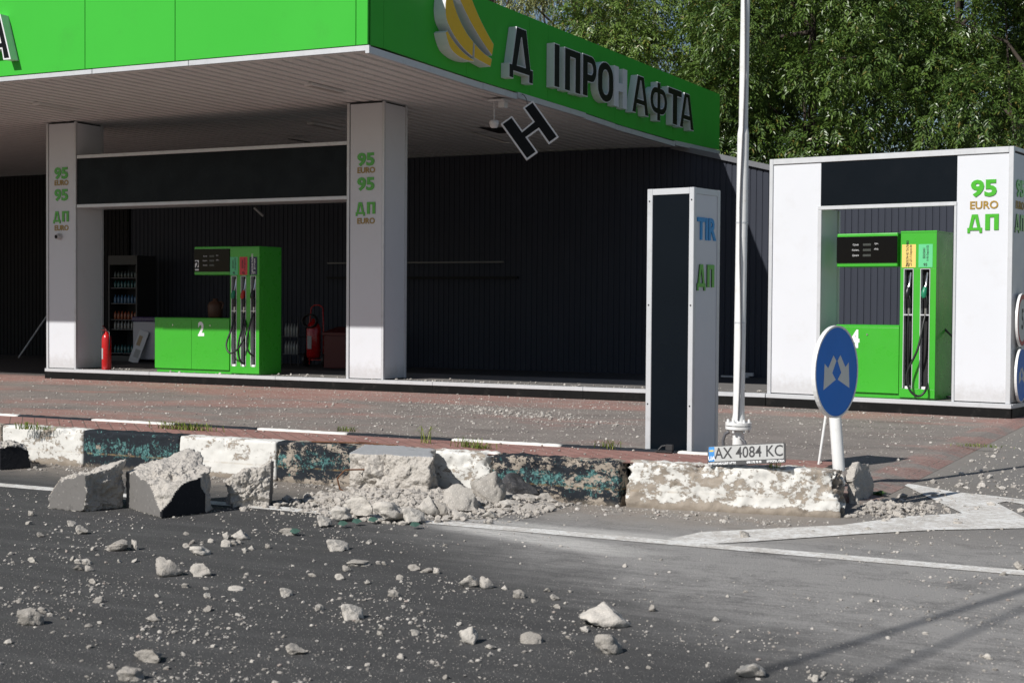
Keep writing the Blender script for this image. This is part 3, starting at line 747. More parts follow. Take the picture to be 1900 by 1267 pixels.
# the left company sign, only its last letter inside the frame
cs = scaled(GL['А'], -15.55, -14.95, 4.60, .62)
lf = thing('front_letter', (-15.3, CY, 4.6), 'white box letter cut by the left border on the canopy front', 'letter')
FF = frame((0, CY-0.004, 0), (1, 0, 0), (0, 0, 1))
m = MB(); m.prism(cs, 0, 0.14, M=FF); m.build('letter_box', M_letter_white, lf)
m = MB(); m.prism(shrink(cs, .022), 0.141, 0.144, M=FF, back=False); m.build('letter_face', M_letter_black, lf)
# dome camera under the soffit
dc = thing('dome_camera', (-9.75, 18.8, CZ-0.05), 'small white dome camera hanging on a stem below the canopy edge', 'camera')
zb = sag(18.8)-0.05
m = MB(); m.box(-9.86, -9.60, 18.66, 18.90, zb-0.03, zb, M=None, ch=.006); m.box(-9.72, -9.62, 18.72, 18.84, zb-0.12, zb-0.03, ch=.006); m.build('bracket', M_letter_white, dc)
m = MB(); m.cyl((-9.80, 18.75, zb-0.03), (-9.80, 18.75, zb-0.30), 0.008, n=8); m.build('stem', M_letter_white, dc)
m = MB(); m.lathe([(0.0, -0.42), (0.03, -0.415), (0.055, -0.39), (0.065, -0.355), (0.07, -0.35), (0.07, -0.31), (0.05, -0.295), (0.0, -0.29)], (-9.80, 18.75, zb)); m.build('housing', M_letter_white, dc)
m = MB(); m.lathe([(0.0, -0.435), (0.022, -0.43), (0.036, -0.412)], (-9.80, 18.75, zb), n=14); m.build('lens_dome', M_screen, dc)

# ------------------------------------------------------------------ back wall of the station building
wall = thing('station_building', (-18, 25.8, YZ), 'dark corrugated sheet building behind the pumps with a sloping roof edge', 'building')
def sheet(x0, x1, ztop, name, mat, Y=25.8, pitch=0.117, zb=YZ, parent=None):
    V = []; F = []; prof = []; x = x0
    while x < x1:
        prof += [(x, 0), (x+pitch*.74, 0), (x+pitch*.80, .014), (x+pitch*.94, .014)]; x += pitch
    for (px, d) in prof: V += [(px, Y+d, zb), (px, Y+d, ztop(px))]
    for i in range(len(prof)-1): F.append((2*i, 2*i+2, 2*i+3, 2*i+1))
    m = MB(); m.add(V, F); return m.build(name, mat, parent or wall)
ztop = lambda x: 4.33 if x < -9.7 else max(3.28, 4.33-0.247*(x+9.7))
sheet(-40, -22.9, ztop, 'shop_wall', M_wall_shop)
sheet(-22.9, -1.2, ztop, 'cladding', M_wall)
m = MB()
pts = [(-9.72, 4.33), (-5.45, 3.28), (-1.2, 3.28)]
for (a, za), (b, zb_) in zip(pts, pts[1:]):
    m.prism([[(a, za-0.05), (b, zb_-0.05), (b, zb_+0.05), (a, za+0.05)]], 0, 0.05, M=frame((0, 25.79, 0), (1, 0, 0), (0, 0, 1)))
    m.prism([[(a, za+0.03), (b, zb_+0.03), (b, zb_+0.05), (a, za+0.05)]], -3.0, 0.0, M=frame((0, 25.79, 0), (1, 0, 0), (0, 0, 1)))
m.build('roof_trim', plain('grey_trim', (0.16, 0.165, 0.18), 0.45), wall)
m = MB(); m.box(-40, -1.21, 25.84, 29, YZ, 3.2); m.build('core', M_gap, wall)
m = MB(); m.box(-17.39, -13.2, 25.70, 25.76, 2.17, 2.20); m.build('wall_rail', plain('dull_rail', (.16, .16, .16), .5), wall)
m = MB(); m.box(-17.39, -12.9, 25.68, 25.78, 1.85, 1.90); m.build('wall_rail', M_gap, wall)
m = MB(); m.box(-8.62, -8.10, 25.55, 25.64, YZ, YZ+0.03); m.box(-8.32, -8.24, 25.55, 25.64, YZ+.03, YZ+0.20); m.box(-8.24, -8.02, 25.55, 25.64, YZ+.03, YZ+0.09)
m.build('metal_bracket', M_white, at=(-8.3, 25.6, YZ), label='white angled metal offcut lying at the foot of the dark wall', cat='offcut')

# ------------------------------------------------------------------ pump island platforms
PY, PZ = 18.40, 0.21
isl = thing('pump_island', (-12, PY, YZ), 'long black skirted pump island with white metal edge under the canopy', 'pump island')
m = MB(); m.box(-18.17, -5.6, PY+0.03, 20.6, YZ, PZ-0.004); m.build('slab', M_floor, isl)
m = MB()
sx = [-18.17, -15.9, -13.4, -10.6, -8.2, -5.6]
for a, b in zip(sx, sx[1:]): m.box(a+.002, b-.002, PY, PY+0.028, YZ+0.001, PZ-0.055)
m.box(-18.17, -18.142, PY+.03, 20.6, YZ+.001, PZ-.055)
m.build('skirt', M_skirt, isl)
m = MB()
for a, b in zip(sx, sx[1:]):
    m.box(a+.002, b-.002, PY-0.006, PY+0.026, PZ-0.054, PZ, ch=0.004)
    m.box(a+.002, b-.002, PY+0.026, PY+0.075, PZ-0.003, PZ+0.0005)
m.build('edge_trim', M_alu, isl)

# ------------------------------------------------------------------ canopy columns
def letters95(part_parent, M, x, rows):
    for txt, z, size, kind in rows:
        mt = {'g': M_green_letter, 'o': M_gold, 'b': M_blue_letter}[kind]; depth = 0.010 if kind == 'g' else 0.006
        m = MB()
        if txt == 'ДП':
            h = size*0.72; w = h*0.95
            c1 = scaled(GL['Д'], x-w-0.012, x-0.018, z-h/2, h); c2 = scaled(GL['П'], x+0.018, x+w*0.98, z-h/2, h)
            for c in (c1, c2): m.prism([[(p[0], p[1]) for p in q] for q in c], 0.001, depth, 0, 1, M=M)
        else:
            m.text(txt, size, M @ Matrix.Translation((x, z, 0)), extrude=depth/2, bold=0.0085*size/0.22 if kind == 'g' else (0.003 if kind == 'o' else 0.008), z=depth/2+0.001, xs=1.2 if kind == 'g' else 1.02)
        m.build('lettering', [mt, M_green_letter_side if kind == 'g' else mt], part_parent)
def column(x0, lab):
    x1 = x0+0.66; y0, y1 = 18.43, 19.10; z0, z1 = PZ, CZ-0.05
    c = thing('canopy_column', ((x0+x1)/2, (y0+y1)/2, PZ), lab, 'column', 'white columns carrying the canopy')
    m = MB(); m.box(x0+0.05, x1-0.035, y0+0.012, y1-0.012, z0, z1); m.build('core', M_gap, c)
    m = MB(); m.box(x0+0.062, x1-0.040, y0+0.004, y0+0.0115, z0+0.012, z1-0.02, ch=0.002); f = m.build('front_panel', M_white, c)
    m = MB(); m.box(x1-0.0345, x1-0.006, y0+0.050, y1-0.062, z0+0.010, z1-0.02, ch=0.002); m.build('side_panel', M_white, c)
    m = MB(); m.box(x0+0.006, x0+0.0495, y0+0.050, y1-0.062, z0+0.010, z1-0.02); m.build('side_panel', M_white, c)
    for (ax, bx, ay, by) in ((x0, x0+0.048, y0, y0+0.04), (x1-0.038, x1, y0, y0+0.048), (x1-0.030, x1, y1-0.055, y1), (x0, x0+0.048, y1-0.05, y1)):
        m = MB(); m.box(ax, bx, ay, by, z0+0.001, z1, ch=0.004); m.build('corner_trim', M_alu, c)
    M = frame((0, y0+0.004, 0), (1, 0, 0), (0, 0, 1))
    letters95(f, M, x0+0.345, [('95', 3.48, .255, 'g'), ('EURO', 3.325, .118, 'o'), ('95', 3.115, .255, 'g'), ('ДП', 2.765, .245, 'g'), ('EURO', 2.57, .118, 'o')])
    return c
column(-18.165, 'white canopy column at the left with fuel letters and a small camera on its front')
column(-12.125, 'white canopy column in the middle with fuel letters, right of the number 2 pump')
wc = thing('wall_camera', (-17.86, 18.43, 2.43), 'small white security camera on the front of the left column', 'camera')
m = MB(); m.cyl((-17.86, 18.434, 2.43), (-17.86, 18.415, 2.43), 0.058, n=20); m.cyl((-17.86, 18.415, 2.43), (-17.86, 18.36, 2.425), 0.05, 0.042, n=20); m.build('housing', M_white, wc)
m = MB(); m.cyl((-17.868, 18.359, 2.425), (-17.872, 18.345, 2.423), 0.030, n=16); m.build('lens', M_screen, wc)
beam = thing('portal_beam', (-14.8, 18.5, 2.9), 'long blue black sign beam with white edges spanning between the two columns', 'sign beam')
m = MB(); m.box(-17.50, -12.13, 18.46, 19.02, 2.962, 3.722); m.build('panel', M_black_panel, beam)
for z in (2.905, 3.724):
    m = MB(); m.box(-17.50, -12.13, 18.445, 18.50, z, z+0.055, ch=0.004); m.box(-17.50, -12.13, 18.50, 19.04, z+0.004, z+0.05); m.build('edge_trim', M_alu, beam)

# ------------------------------------------------------------------ fuel pumps
def pump(name, M, lab, spec):
    o = thing(name, M @ Vector((0, 0, 0)), lab, 'fuel pump', 'green fuel pumps')
    cx0, cx1, cz = spec['cab']; hx0, hx1, hz0, hz1 = spec['head']; kx0, kx1, kz = spec['col']; D = spec['depth']
    m = MB(M); m.box(cx0+0.02, kx1-0.004, 0.03, D-0.03, 0, 0.055); m.build('plinth', M_green, o, bevel=0.004)
    m = MB(M)
    js = spec['doors']
    for a, b in zip(js, js[1:]): m.box(a+0.002, b-0.002, 0.0, 0.03, 0.062, cz-0.03)
    m.box(cx0, cx1-0.002, 0.032, D-0.06, 0.058, cz-0.03)
    # rolled top edge
    prof = [(0.0, cz-0.03), (0.0, cz-0.012), (0.006, cz-0.004), (0.016, cz), (D-0.07, cz), (D-0.06, cz-0.005), (D-0.06, cz-0.03)]
    V = []; n = len(prof)
    for x in (cx0, cx1-0.002): V += [(x, y, z) for y, z in prof]
    m.add(V, [(i, n+i, n+i+1, i+1) for i in range(n-1)]+[tuple(range(n)), tuple(reversed(range(n, 2*n)))])
    cab = m.build('cabinet', M_green, o, bevel=0.003)
    for a, b in zip(js, js[1:]):
        m = MB(M); xk = a+(b-a)*0.5; m.cyl((xk, 0.001, cz-0.12), (xk, -0.008, cz-0.12), 0.011, n=12); m.build('lock', M_chrome, cab)
    nx = spec['num'][1]
    m = MB(); m.text(spec['num'][0], 0.30, M @ frame((nx, -0.001, cz-0.19), (1, 0, 0), (0, 0, 1)), extrude=0.0006, bold=0.012, xs=0.80, z=0.001); m.build('number_decal', M_white_print, cab)
    # display head
    m = MB(M); m.box(hx0, hx1-0.003, 0.012, D-0.1, hz0, hz1); head = m.build('display_head', M_green, o, bevel=0.012)
    m = MB(M); m.box(hx0+0.004, hx1-0.007, -0.004, 0.011, hz0+0.05, hz1-0.04, ch=0.003); scr = m.build('screen', M_screen, head)
    MF = M @ frame((0, -0.0046, 0), (1, 0, 0), (0, 0, 1))
    w = hx1-hx0; hh = hz1-hz0
    m = MB()
    for k, (a, b) in enumerate((('Сума', 'грн.'), ('Колич.', 'літр.'), ('Ціна/л', ''))):
        zz = hz0+hh*(0.66-0.16*k)
        m.text(a, 0.030, MF @ Matrix.Translation((hx0+w*0.32, zz, 0)), align='CENTER', bold=0.001)
        if b: m.text(b, 0.028, MF @ Matrix.Translation((hx0+w*0.66, zz+0.01, 0)), align='CENTER', bold=0.001)
        m.box(hx0+w*0.44, hx0+w*0.57, zz-0.014, zz+0.014, 0, 0.0006, mi=1, M=MF)
    m.build('display_text', [M_grey_print, M_lcd], scr)
    if spec.get('tag'):
        m = MB(M); m.box(hx0+0.03, hx0+0.105, -0.0065, -0.005, hz0+0.07, hz0+0.235)
        dl = m.build('number_tag', M_white_print, scr)
        m = MB(); m.text(spec['tag'], 0.17, M @ frame((hx0+0.067, -0.0066, hz0+0.15), (1, 0, 0), (0, 0, 1)), bold=0.006, z=0.0006); m.build('number_tag_print', M_black_print, scr)
    # column: solid body, header and foot; the nozzle slots are real recesses between the ribs
    sl = spec['slots']; sw = spec['sw']; zs0, zs1 = 0.13, kz-0.46
    m = MB(M)
    m.box(kx0, kx1, 0.09, D, 0.02, kz-0.02)
    m.box(kx0, kx1, 0.0, 0.088, zs1, kz-0.02); m.box(kx0, kx1, 0.0, 0.088, 0.02, zs0)
    ed = [kx0]+[e for x in sl for e in (x-sw/2, x+sw/2)]+[kx1]
    for a, b in zip(ed[0::2], ed[1::2]): m.box(a, b, 0.0, 0.088, zs0+0.001, zs1-0.001)
    kz0 = kz-0.0195
    prof = [(-0.004, kz0), (-0.004, kz-0.008), (0.004, kz), (D-0.004, kz), (D, kz-0.006), (D, kz0)]
    V = []; n = len(prof)
    for x in (kx0-0.002, kx1+0.002): V += [(x, y, z) for y, z in prof]
    m.add(V, [(i, n+i, n+i+1, i+1) for i in range(n-1)]+[tuple(range(n)), tuple(reversed(range(n, 2*n)))])
    col = m.build('column', M_green, o, bevel=0.002)
    for i, x in enumerate(sl):
        zmid = zs0+(zs1-zs0)*0.67
        m = MB(M); m.box(x-sw/2+0.003, x+sw/2-0.003, 0.080, 0.0895, zs0+0.003, zs1-0.003); slot = m.build('nozzle_slot', M_gap, o)
        m = MB(M)
        for sx_ in (-1, 1):
            xx = x+sx_*(sw/2-0.005); m.box(xx-0.004, xx+0.004, -0.004, 0.075, zs0+0.004, zs1-0.004)
        m.box(x-sw/2+0.009, x+sw/2-0.009, -0.004, 0.004, zs1-0.012, zs1-0.004); m.box(x-sw/2+0.009, x+sw/2-0.009, -0.003, 0.07, zmid-0.09, zmid-0.075)
        m.build('slot_frame', M_alu, slot)
        # nozzle: spout up into the slot, coloured guard, grip, coupling
        nm = spec['noz'][i]
        m = MB(M)
        m.tube([(x+0.012, 0.045, zs1-0.05), (x+0.006, 0.042, zs1-0.12), (x, 0.03, zs1-0.20), (x-0.004, 0.012, zs1-0.245)], [0.012, 0.013, 0.016, 0.019], 10, mi=1)
        m.tube([(x-0.004, 0.014, zs1-0.235), (x-0.010, -0.005, zs1-0.285), (x-0.012, -0.012, zs1-0.330), (x-0.006, -0.008, zs1-0.36)], [0.024, 0.034, 0.036, 0.026], 12, mi=0)
        m.tube([(x-0.004, 0.0, zs1-0.35), (x+0.004, 0.006, zs1-0.40), (x+0.006, 0.010, zs1-0.49)], [0.024, 0.021, 0.018], 10, mi=2)
        m.tube([(x+0.020, -0.012, zs1-0.34), (x+0.036, -0.03, zs1-0.40), (x+0.026, -0.015, zs1-0.48)], [0.007, 0.007, 0.006], 8, mi=2)
        m.tube([(x+0.006, 0.010, zs1-0.485), (x+0.004, 0.008, zs1-0.58)], [0.017, 0.015], 10, mi=1)
        m.build('nozzle', [nm, M_chrome, M_rubber], o)
        P = [(x+0.004, 0.008, zs1-0.575)]+[(x+dx, dy, z) for dx, dy, z in spec['hose'][i]]
        # smooth the hose
        Q = []
        for k in range(len(P)-1):
            a = Vector(P[max(k-1, 0)]); b = Vector(P[k]); c = Vector(P[k+1]); d = Vector(P[min(k+2, len(P)-1)])
            for tt in (0, .2, .4, .6, .8):
                Q.append(0.5*((2*b)+(c-a)*tt+(2*a-5*b+4*c-d)*tt*tt+(3*b-a-3*c+d)*tt**3))
        Q.append(Vector(P[-1]))
        m = MB(M); m.tube(Q, 0.0145, 8); m.build('hose', M_rubber, o)
        m = MB(M); m.box(x-0.03, x+0.03, -0.001, 0.05, zs0-0.002, zs0+0.030); m.build('drip_tray', M_white_print, slot)
        lm, txt, small = spec['lab'][i]
        m = MB(M); lw = spec['lw']; m.box(x-lw/2, x+lw/2, -0.0025, -0.0005, zs1+0.012, kz-0.165); lb = m.build('fuel_label', lm, o)
        ink = M_white_print if lm is M_navy_label else M_black_print
        lx = frame((x, -0.003, (zs1+0.012+kz-0.165)/2+0.03), (0, 0, 1), (-1, 0, 0)) @ Matrix.Identity(4)
        m = MB(); m.text(txt[0], 0.040, M @ lx @ Matrix.Translation((0, 0.016, 0)), bold=0.0012, xs=0.80); m.text(txt[1], 0.036, M @ lx @ Matrix.Translation((0, -0.026, 0)), bold=0.001, xs=0.80)
        m.text(small, 0.05, M @ frame((x, -0.003, zs1+0.042), (1, 0, 0), (0, 0, 1)), bold=0.0015, z=0.0)
        m.build('label_print', ink, lb)
    return o
ML = Matrix.Translation((-15.89, 18.52, PZ))
M_nz_green = plain('nozzle_green', (0.012, 0.22, 0.11), 0.4); M_nz_red = plain('nozzle_red', (0.42, 0.02, 0.01), 0.4); M_nz_black = plain('nozzle_black', (0.012, 0.012, 0.014), 0.4)
pump('fuel_pump', ML, 'green fuel pump number 2 with three nozzles standing half in the canopy shadow', dict(
    cab=(0.0, 1.51, 0.885), doors=(0.0, 0.755, 1.51), head=(0.80, 1.52, 1.57, 2.02), col=(1.525, 2.09, 2.015), depth=0.58, num=('2', 0.95), tag='2',
    slots=(1.60, 1.785, 1.975), sw=0.105, lw=0.15, noz=(M_nz_green, M_nz_red, M_nz_black),
    hose=([(-0.02, -0.02, .75), (-0.07, -0.10, .48), (0.03, -0.14, .34), (0.18, -0.12, .42), (0.27, -0.06, .66), (0.19, 0.02, .95)],
          [(-0.01, -0.02, .75), (-0.04, -0.08, .45), (0.0, -0.08, .22), (0.03, 0.03, .16)],
          [(-0.03, -0.02, .85), (-0.07, -0.07, .52), (-0.02, -0.08, .36), (0.01, 0.04, .28)]),
    lab=((M_mint_label, ('БЕНЗИН', 'А-95-Євро5-Е5'), '95'), (M_red_label, ('БЕНЗИН', 'А-92-Євро5-Е5'), '92'), (M_navy_label, ('ДИЗЕЛЬНЕ ПАЛИВО', 'ДП-Л-Євро5'), 'ДП'))))

# ------------------------------------------------------------------ separate pump portal on the right, turned 8 degrees
FA = R(-8)
PM = Matrix.Translation((-5.59, 18.39, 0)) @ Matrix.Rotation(FA, 4, 'Z')
isl2 = thing('pump_island', PM @ Vector((1.6, 0, YZ)), 'short black skirted island under the white portal on the right', 'pump island')
m = MB(PM); m.box(0.02, 3.12, 0.03, 1.9, YZ, PZ-0.004); m.build('slab', M_floor, isl2)
m = MB(PM); m.box(0.0, 3.14, 0.0, 0.028, YZ+0.001, PZ-0.055); m.box(3.125, 3.15, 0.03, 1.9, YZ+0.001, PZ-0.055); m.build('skirt', M_skirt, isl2, bevel=0.003)
m = MB(PM); m.box(0.0, 3.145, -0.006, 0.026, PZ-0.054, PZ, ch=.004); m.box(0, 3.14, 0.026, 0.075, PZ-0.003, PZ+.0005); m.box(3.118, 3.152, 0.03, 1.9, PZ-0.054, PZ, ch=.004); m.build('edge_trim', M_alu, isl2)
por = thing('pump_portal', PM @ Vector((1.56, 0.03, PZ)), 'white portal frame with black header and green letters around the number 4 pump', 'pump portal')
PD = 0.67; ZT = 3.25
m = MB(PM)
m.box(0.03, 0.69, 0.06, PD-0.03, PZ, ZT-0.05); m.box(2.445, 3.10, 0.06, PD-0.03, PZ, ZT-0.05); m.box(0.69, 2.445, 0.06, PD-.03, 2.64, ZT-0.05)
m.build('core', M_gap, por)
m = MB(PM); m.box(0.052, 0.706, 0.048, 0.058, PZ+0.012, ZT-0.075, ch=.002); m.build('left_panel', M_white, por)
m = MB(PM); m.box(2.448, 3.062, 0.048, 0.058, PZ+0.012, ZT-0.075, ch=.002); rp = m.build('right_panel', M_white, por)
m = MB(PM); m.box(0.709, 2.445, 0.046, 0.058, 2.625, ZT-0.075, ch=.002); m.build('header_panel', M_black_panel, por)
m = MB(PM); m.box(3.101, 3.112, 0.06, PD-0.05, PZ+0.012, ZT-0.075); sp = m.build('side_panel', M_white, por)
m = MB(PM); m.box(0.018, 0.029, 0.06, PD-.05, PZ+.012, ZT-.075); m.build('side_panel', M_white, por)
m = MB(PM); m.box(0.6905, 0.702, 0.06, PD-0.04, PZ+.005, 2.60); m.box(2.433, 2.4445, 0.06, PD-0.04, PZ+.005, 2.60); m.box(0.7025, 2.432, 0.06, PD-.04, 2.628, 2.639); m.build('reveal_panel', M_white, por)
for (a, b, c, d, e, f) in ((0.0, 0.050, 0.03, 0.075, PZ+.001, ZT), (3.064, 3.12, 0.03, 0.08, PZ+.001, ZT), (0.051, 3.063, 0.03, 0.075, ZT-0.072, ZT),
                           (0.672, 0.722, 0.034, 0.075, PZ+.001, 2.572), (2.420, 2.452, 0.034, 0.075, PZ+.001, 2.572), (0.672, 2.452, 0.034, 0.078, 2.574, 2.622),
                           (3.085, 3.125, PD-0.045, PD, PZ+.001, ZT-.001), (0.0, 0.04, PD-0.045, PD, PZ+.001, ZT-.001), (3.085, 3.122, 0.081, PD-0.046, ZT-.05, ZT-0.001), (0.672, 0.722, PD-.045, PD, PZ+.001, 2.6), (2.42, 2.452, PD-.045, PD, PZ+.001, 2.6)):
    m = MB(PM); m.box(a, b, c, d, e, f, ch=0.004); m.build('trim', M_alu, por)
m = MB(PM); m.box(0.041, 3.084, 0.076, PD, ZT-0.03, ZT-0.004); m.build('top_sheet', M_alu, por)
letters95(rp, PM @ frame((0, 0.048, 0), (1, 0, 0), (0, 0, 1)), 2.775, [('95', 2.76, .262, 'g'), ('EURO', 2.565, .128, 'o'), ('ДП', 2.365, .265, 'g')])
letters95(sp, PM @ frame((3.112, 0, 0), (0, 1, 0), (0, 0, 1)), 0.33, [('95', 2.76, .262, 'g'), ('EURO', 2.565, .128, 'o'), ('ДП', 2.365, .265, 'g')])
MP4 = PM @ Matrix.Translation((0, 0.135, PZ))
pump('fuel_pump', MP4, 'green fuel pump number 4 with two nozzles standing in the sunlit white portal', dict(
    cab=(0.90, 1.725, 0.91), doors=(0.90, 1.725), head=(0.89, 1.69, 1.64, 2.06), col=(1.73, 2.18, 2.075), depth=0.62, num=('4', 1.15), tag=None,
    slots=(1.835, 2.045), sw=0.125, lw=0.175, noz=(M_nz_black, M_nz_green),
    hose=([(0.0, 0.0, .80), (-0.005, 0.03, .50), (0.0, 0.04, .22)],
          [(-0.01, -0.03, .92), (-0.05, -0.10, .62), (-0.165, -0.14, .32), (-0.12, -0.15, .12), (-0.02, -0.13, .05), (0.05, -0.08, .12), (0.03, 0.03, .26)]),
    lab=((M_orange_label, ('ДИЗЕЛЬНЕ ПАЛИВО', 'ДП-Л-Євро5-В0'), 'ДП'), (M_mint_label, ('БЕНЗИН', 'А-95-Євро5-Е5'), '95'))))
m = MB(PM); m.tube([(2.15, .5, 1.1), (2.30, .52, .95), (2.40, .55, .55), (2.36, .5, .25), (2.22, .45, .24)], 0.014, 8); m.build('rear_hose', M_rubber, at=tuple(PM @ Vector((2.2, .5, .3))), label='black hose looping behind the number 4 pump', cat='hose')

# ------------------------------------------------------------------ price pillar
TM = Matrix.Translation((-3.975, 10.055, 0)) @ Matrix.Rotation(R(-10), 4, 'Z')
zt = GY(1203.5, 351.4, 10.06).z
TW = 0.395
pil = thing('price_pillar', TM @ Vector((TW/2, TW/2, YZ)), 'slim black and white pillar marked TIR in blue standing on the raised strip', 'pillar')
m = MB(TM); m.box(0.02, TW-0.02, 0.02, TW-0.02, YZ, zt-0.02); m.build('core', M_gap, pil)
m = MB(TM); m.box(0.046, TW-0.041, 0.006, 0.019, YZ+.02, zt-0.046); m.build('front_panel', M_black_panel, pil)
m = MB(TM); m.box(TW-0.019, TW-0.006, 0.041, TW-0.041, YZ+.02, zt-0.046); tp = m.build('side_panel', M_white, pil)
m = MB(TM); m.box(0.006, 0.019, 0.041, TW-0.041, YZ+.02, zt-0.046); m.build('side_panel', M_white, pil)
for (a, b, c, d) in ((0, .045, 0, .04), (TW-.040, TW, 0, .040), (TW-.040, TW, TW-.040, TW), (0, .04, TW-.04, TW)):
    m = MB(TM); m.box(a, b, c, d, YZ, zt, ch=.003); m.build('corner_trim', M_alu, pil)
m = MB(TM); m.box(0.0455, TW-0.0405, 0.001, 0.019, zt-0.045, zt-.001); m.box(TW-0.019, TW-0.001, 0.0405, TW-0.0405, zt-.045, zt-.001); m.box(0.01, TW-.01, 0.02, TW-.02, zt-.019, zt-.004); m.build('top_trim', M_alu, pil)
m = MB(TM)
for z in (0.62, 1.35, zt-0.09):
    for x in (0.02, TW-0.02): m.cyl((x, 0.001, z), (x, -0.003, z), 0.006, n=8)
m.build('screw', M_black_print, pil)
MS = TM @ frame((TW-0.006, 0, 0), (0, 1, 0), (0, 0, 1))
zT = GY(1314, 428, 10.2).z; zD = GY(1314, 514, 10.2).z
m = MB(); m.text('TIR', 0.222, MS @ Matrix.Translation((TW*0.48, zT, 0)), extrude=.004, bold=.006, z=.005, xs=0.82); m.build('lettering', M_blue_letter, tp)
m = MB()
for q in (scaled(GL['Д'], TW*.48-0.135, TW*.48-.012, zD-.075, .165), scaled(GL['П'], TW*.48+.012, TW*.48+.118, zD-.075, .165)): m.prism(q, 0.001, .009, 0, 1, M=MS)
m.build('lettering', [M_green_letter, M_green_letter_side], tp)

# ------------------------------------------------------------------ lamp post
PBx, PBy, PBz = -3.062, 9.45, 0.288
top = Vector((-3.02, 9.45, 8.0)); bot = Vector((PBx, PBy, PBz))
def pz(z): t = (z-bot.z)/(top.z-bot.z); return bot.lerp(top, t)
lp = thing('lamp_post', tuple(bot), 'slim white lamp post with a bolted flange near its foot beside the price pillar', 'lamp post')
m = MB(); m.cyl(pz(PBz), pz(0.515), 0.039, n=24); m.build('stub', M_pole_white, lp)
zf = 0.518
m = MB(); m.cyl(pz(zf), pz(zf+.020), 0.088, n=28); m.cyl(pz(zf+.026), pz(zf+.046), 0.088, n=28); m.build('flange', M_pole_white, lp, bevel=.002)
for k in range(6):
    m = MB(); a = R(60*k+20); q = pz(zf); x, y = q.x+.070*math.cos(a), q.y+.070*math.sin(a)
    m.cyl((x, y, zf-.022), (x, y, zf+.066), 0.009, n=6)
    m.build('bolt', M_pole_white, lp)
zs = GY(1378, 250, PBy).z
m = MB(); m.cyl(pz(zf+.046), pz(zf+.10), 0.046, 0.039, n=24); m.cyl(pz(zf+.10), pz(zs), 0.0385, n=24); m.cyl(pz(zs), pz(zs+0.05), 0.0385, 0.031, n=24); m.cyl(pz(zs+.05), top, 0.0305, 0.028, n=24); m.build('shaft', M_pole_white, lp)
m = MB()
for v in (415, 600, 775):
    z = GY(1372, v, PBy).z; m.cyl(pz(z), pz(z+.010), 0.0400, n=24)
m.build('strap', M_alu, lp)
rn = random.Random(8)
pts = []
for k in range(40):
    z = zf+.06+(7.5-zf)*k/39; q = pz(z); rr = (0.043 if z < zs else 0.036)+rn.uniform(0, .012); a = R(-75+12*math.sin(k*0.6))
    pts.append((q.x+rr*math.cos(a), q.y+rr*math.sin(a), z))
m = MB(); m.tube(pts, 0.006, 6); m.build('cable', M_cable, lp)
m = MB(); b_ = pz(0.4)
m.tube([(b_.x-.05, b_.y-.045, .50), (b_.x-.075, b_.y-.05, .485), (b_.x-.09, b_.y-.05, .44), (b_.x-.085, b_.y-.05, .36), (b_.x-.08, b_.y-.05, PBz)], 0.011, 8)
m.tube([(b_.x+.03, b_.y-.04, .46), (b_.x+.06, b_.y-.05, .44), (b_.x+.08, b_.y-.05, .38), (b_.x+.08, b_.y-.05, PBz)], 0.011, 8)
m.build('conduit', M_cable, lp)
m = MB(); m.tube([top-Vector((0, 0, .05)), top+Vector((-.05, -.3, .25)), top+Vector((-.1, -.9, .4))], 0.022, 10); arm_ = m.build('lamp_arm', M_pole_white, lp)
m = MB(); m.box(-3.20, -3.04, 8.05, 8.65, 8.30, 8.42, ch=.03); m.build('lamp_head', M_dark_plastic, lp)

# ------------------------------------------------------------------ round signs
def disc_sign(parent, c, n, rad, face, ring=None, thick=0.022):
    n = Vector(n).normalized(); M = frame(c, Vector((0, 0, 1)).cross(n), (0, 0, 1))
    circ = lambda r, k=48: [(r*math.cos(2*math.pi*i/k), r*math.sin(2*math.pi*i/k)) for i in range(k)]
    m = MB(); m.prism([circ(rad)], -thick, 0.0, M=M); m.prism([circ(rad), circ(rad-0.012)], 0.0, 0.006, M=M); d = m.build('sign_plate', M_pole_white, parent)
    m = MB(); m.prism([circ(rad-0.0125)], 0.0, 0.0015, M=M, back=False); m.build('sign_face', face, d)
    if ring:
        m = MB(); m.prism([circ(rad-.02), circ(rad*ring)], 0.0016, 0.003, M=M, back=False); m.build('red_ring', M_sign_red, d)
    return d, M
def arrows(d, M, rad, sc=1.0):
    m = MB()
    for sgn in (-1, 1):
        c = [(.16, .36), (.03, .24), (.21, -.02), (.05, -.17), (.60, -.37), (.56, .19), (.40, .09)]
        m.prism([[(sgn*p[0]*rad*sc, p[1]*rad*sc) for p in c]], 0.0016, 0.003, M=M, back=False)
    m.build('arrows', M_sign_white, d)
sg = thing('direction_sign', (-2.41, 9.56, 0.28), 'round blue sign with two white arrows on a leaning white post at the kerb end', 'road sign')
sc_ = Vector((-2.424, 9.55, 0.918))+Vector((.245, -.97, .043))*0.13; sn = Vector((0.975, -0.222, -0.02))
d, M = disc_sign(sg, sc_, sn, 0.302, M_sign_blue); arrows(d, M, 0.30, 1.0)
m = MB()
pb = Vector((-2.405, 9.575, 0.26)); pt = Vector((-2.475, 9.575, 1.08))
m.cyl(pb, pt, 0.040, n=24); m.build('post', M_pole_white, sg)
m = MB(); m.tube([GY(1519, 861, 9.56), GY(1533, 765, 9.56), GY(1536, 720, 9.57)], 0.0085, 8); m.build('brace', M_pole_white, sg)
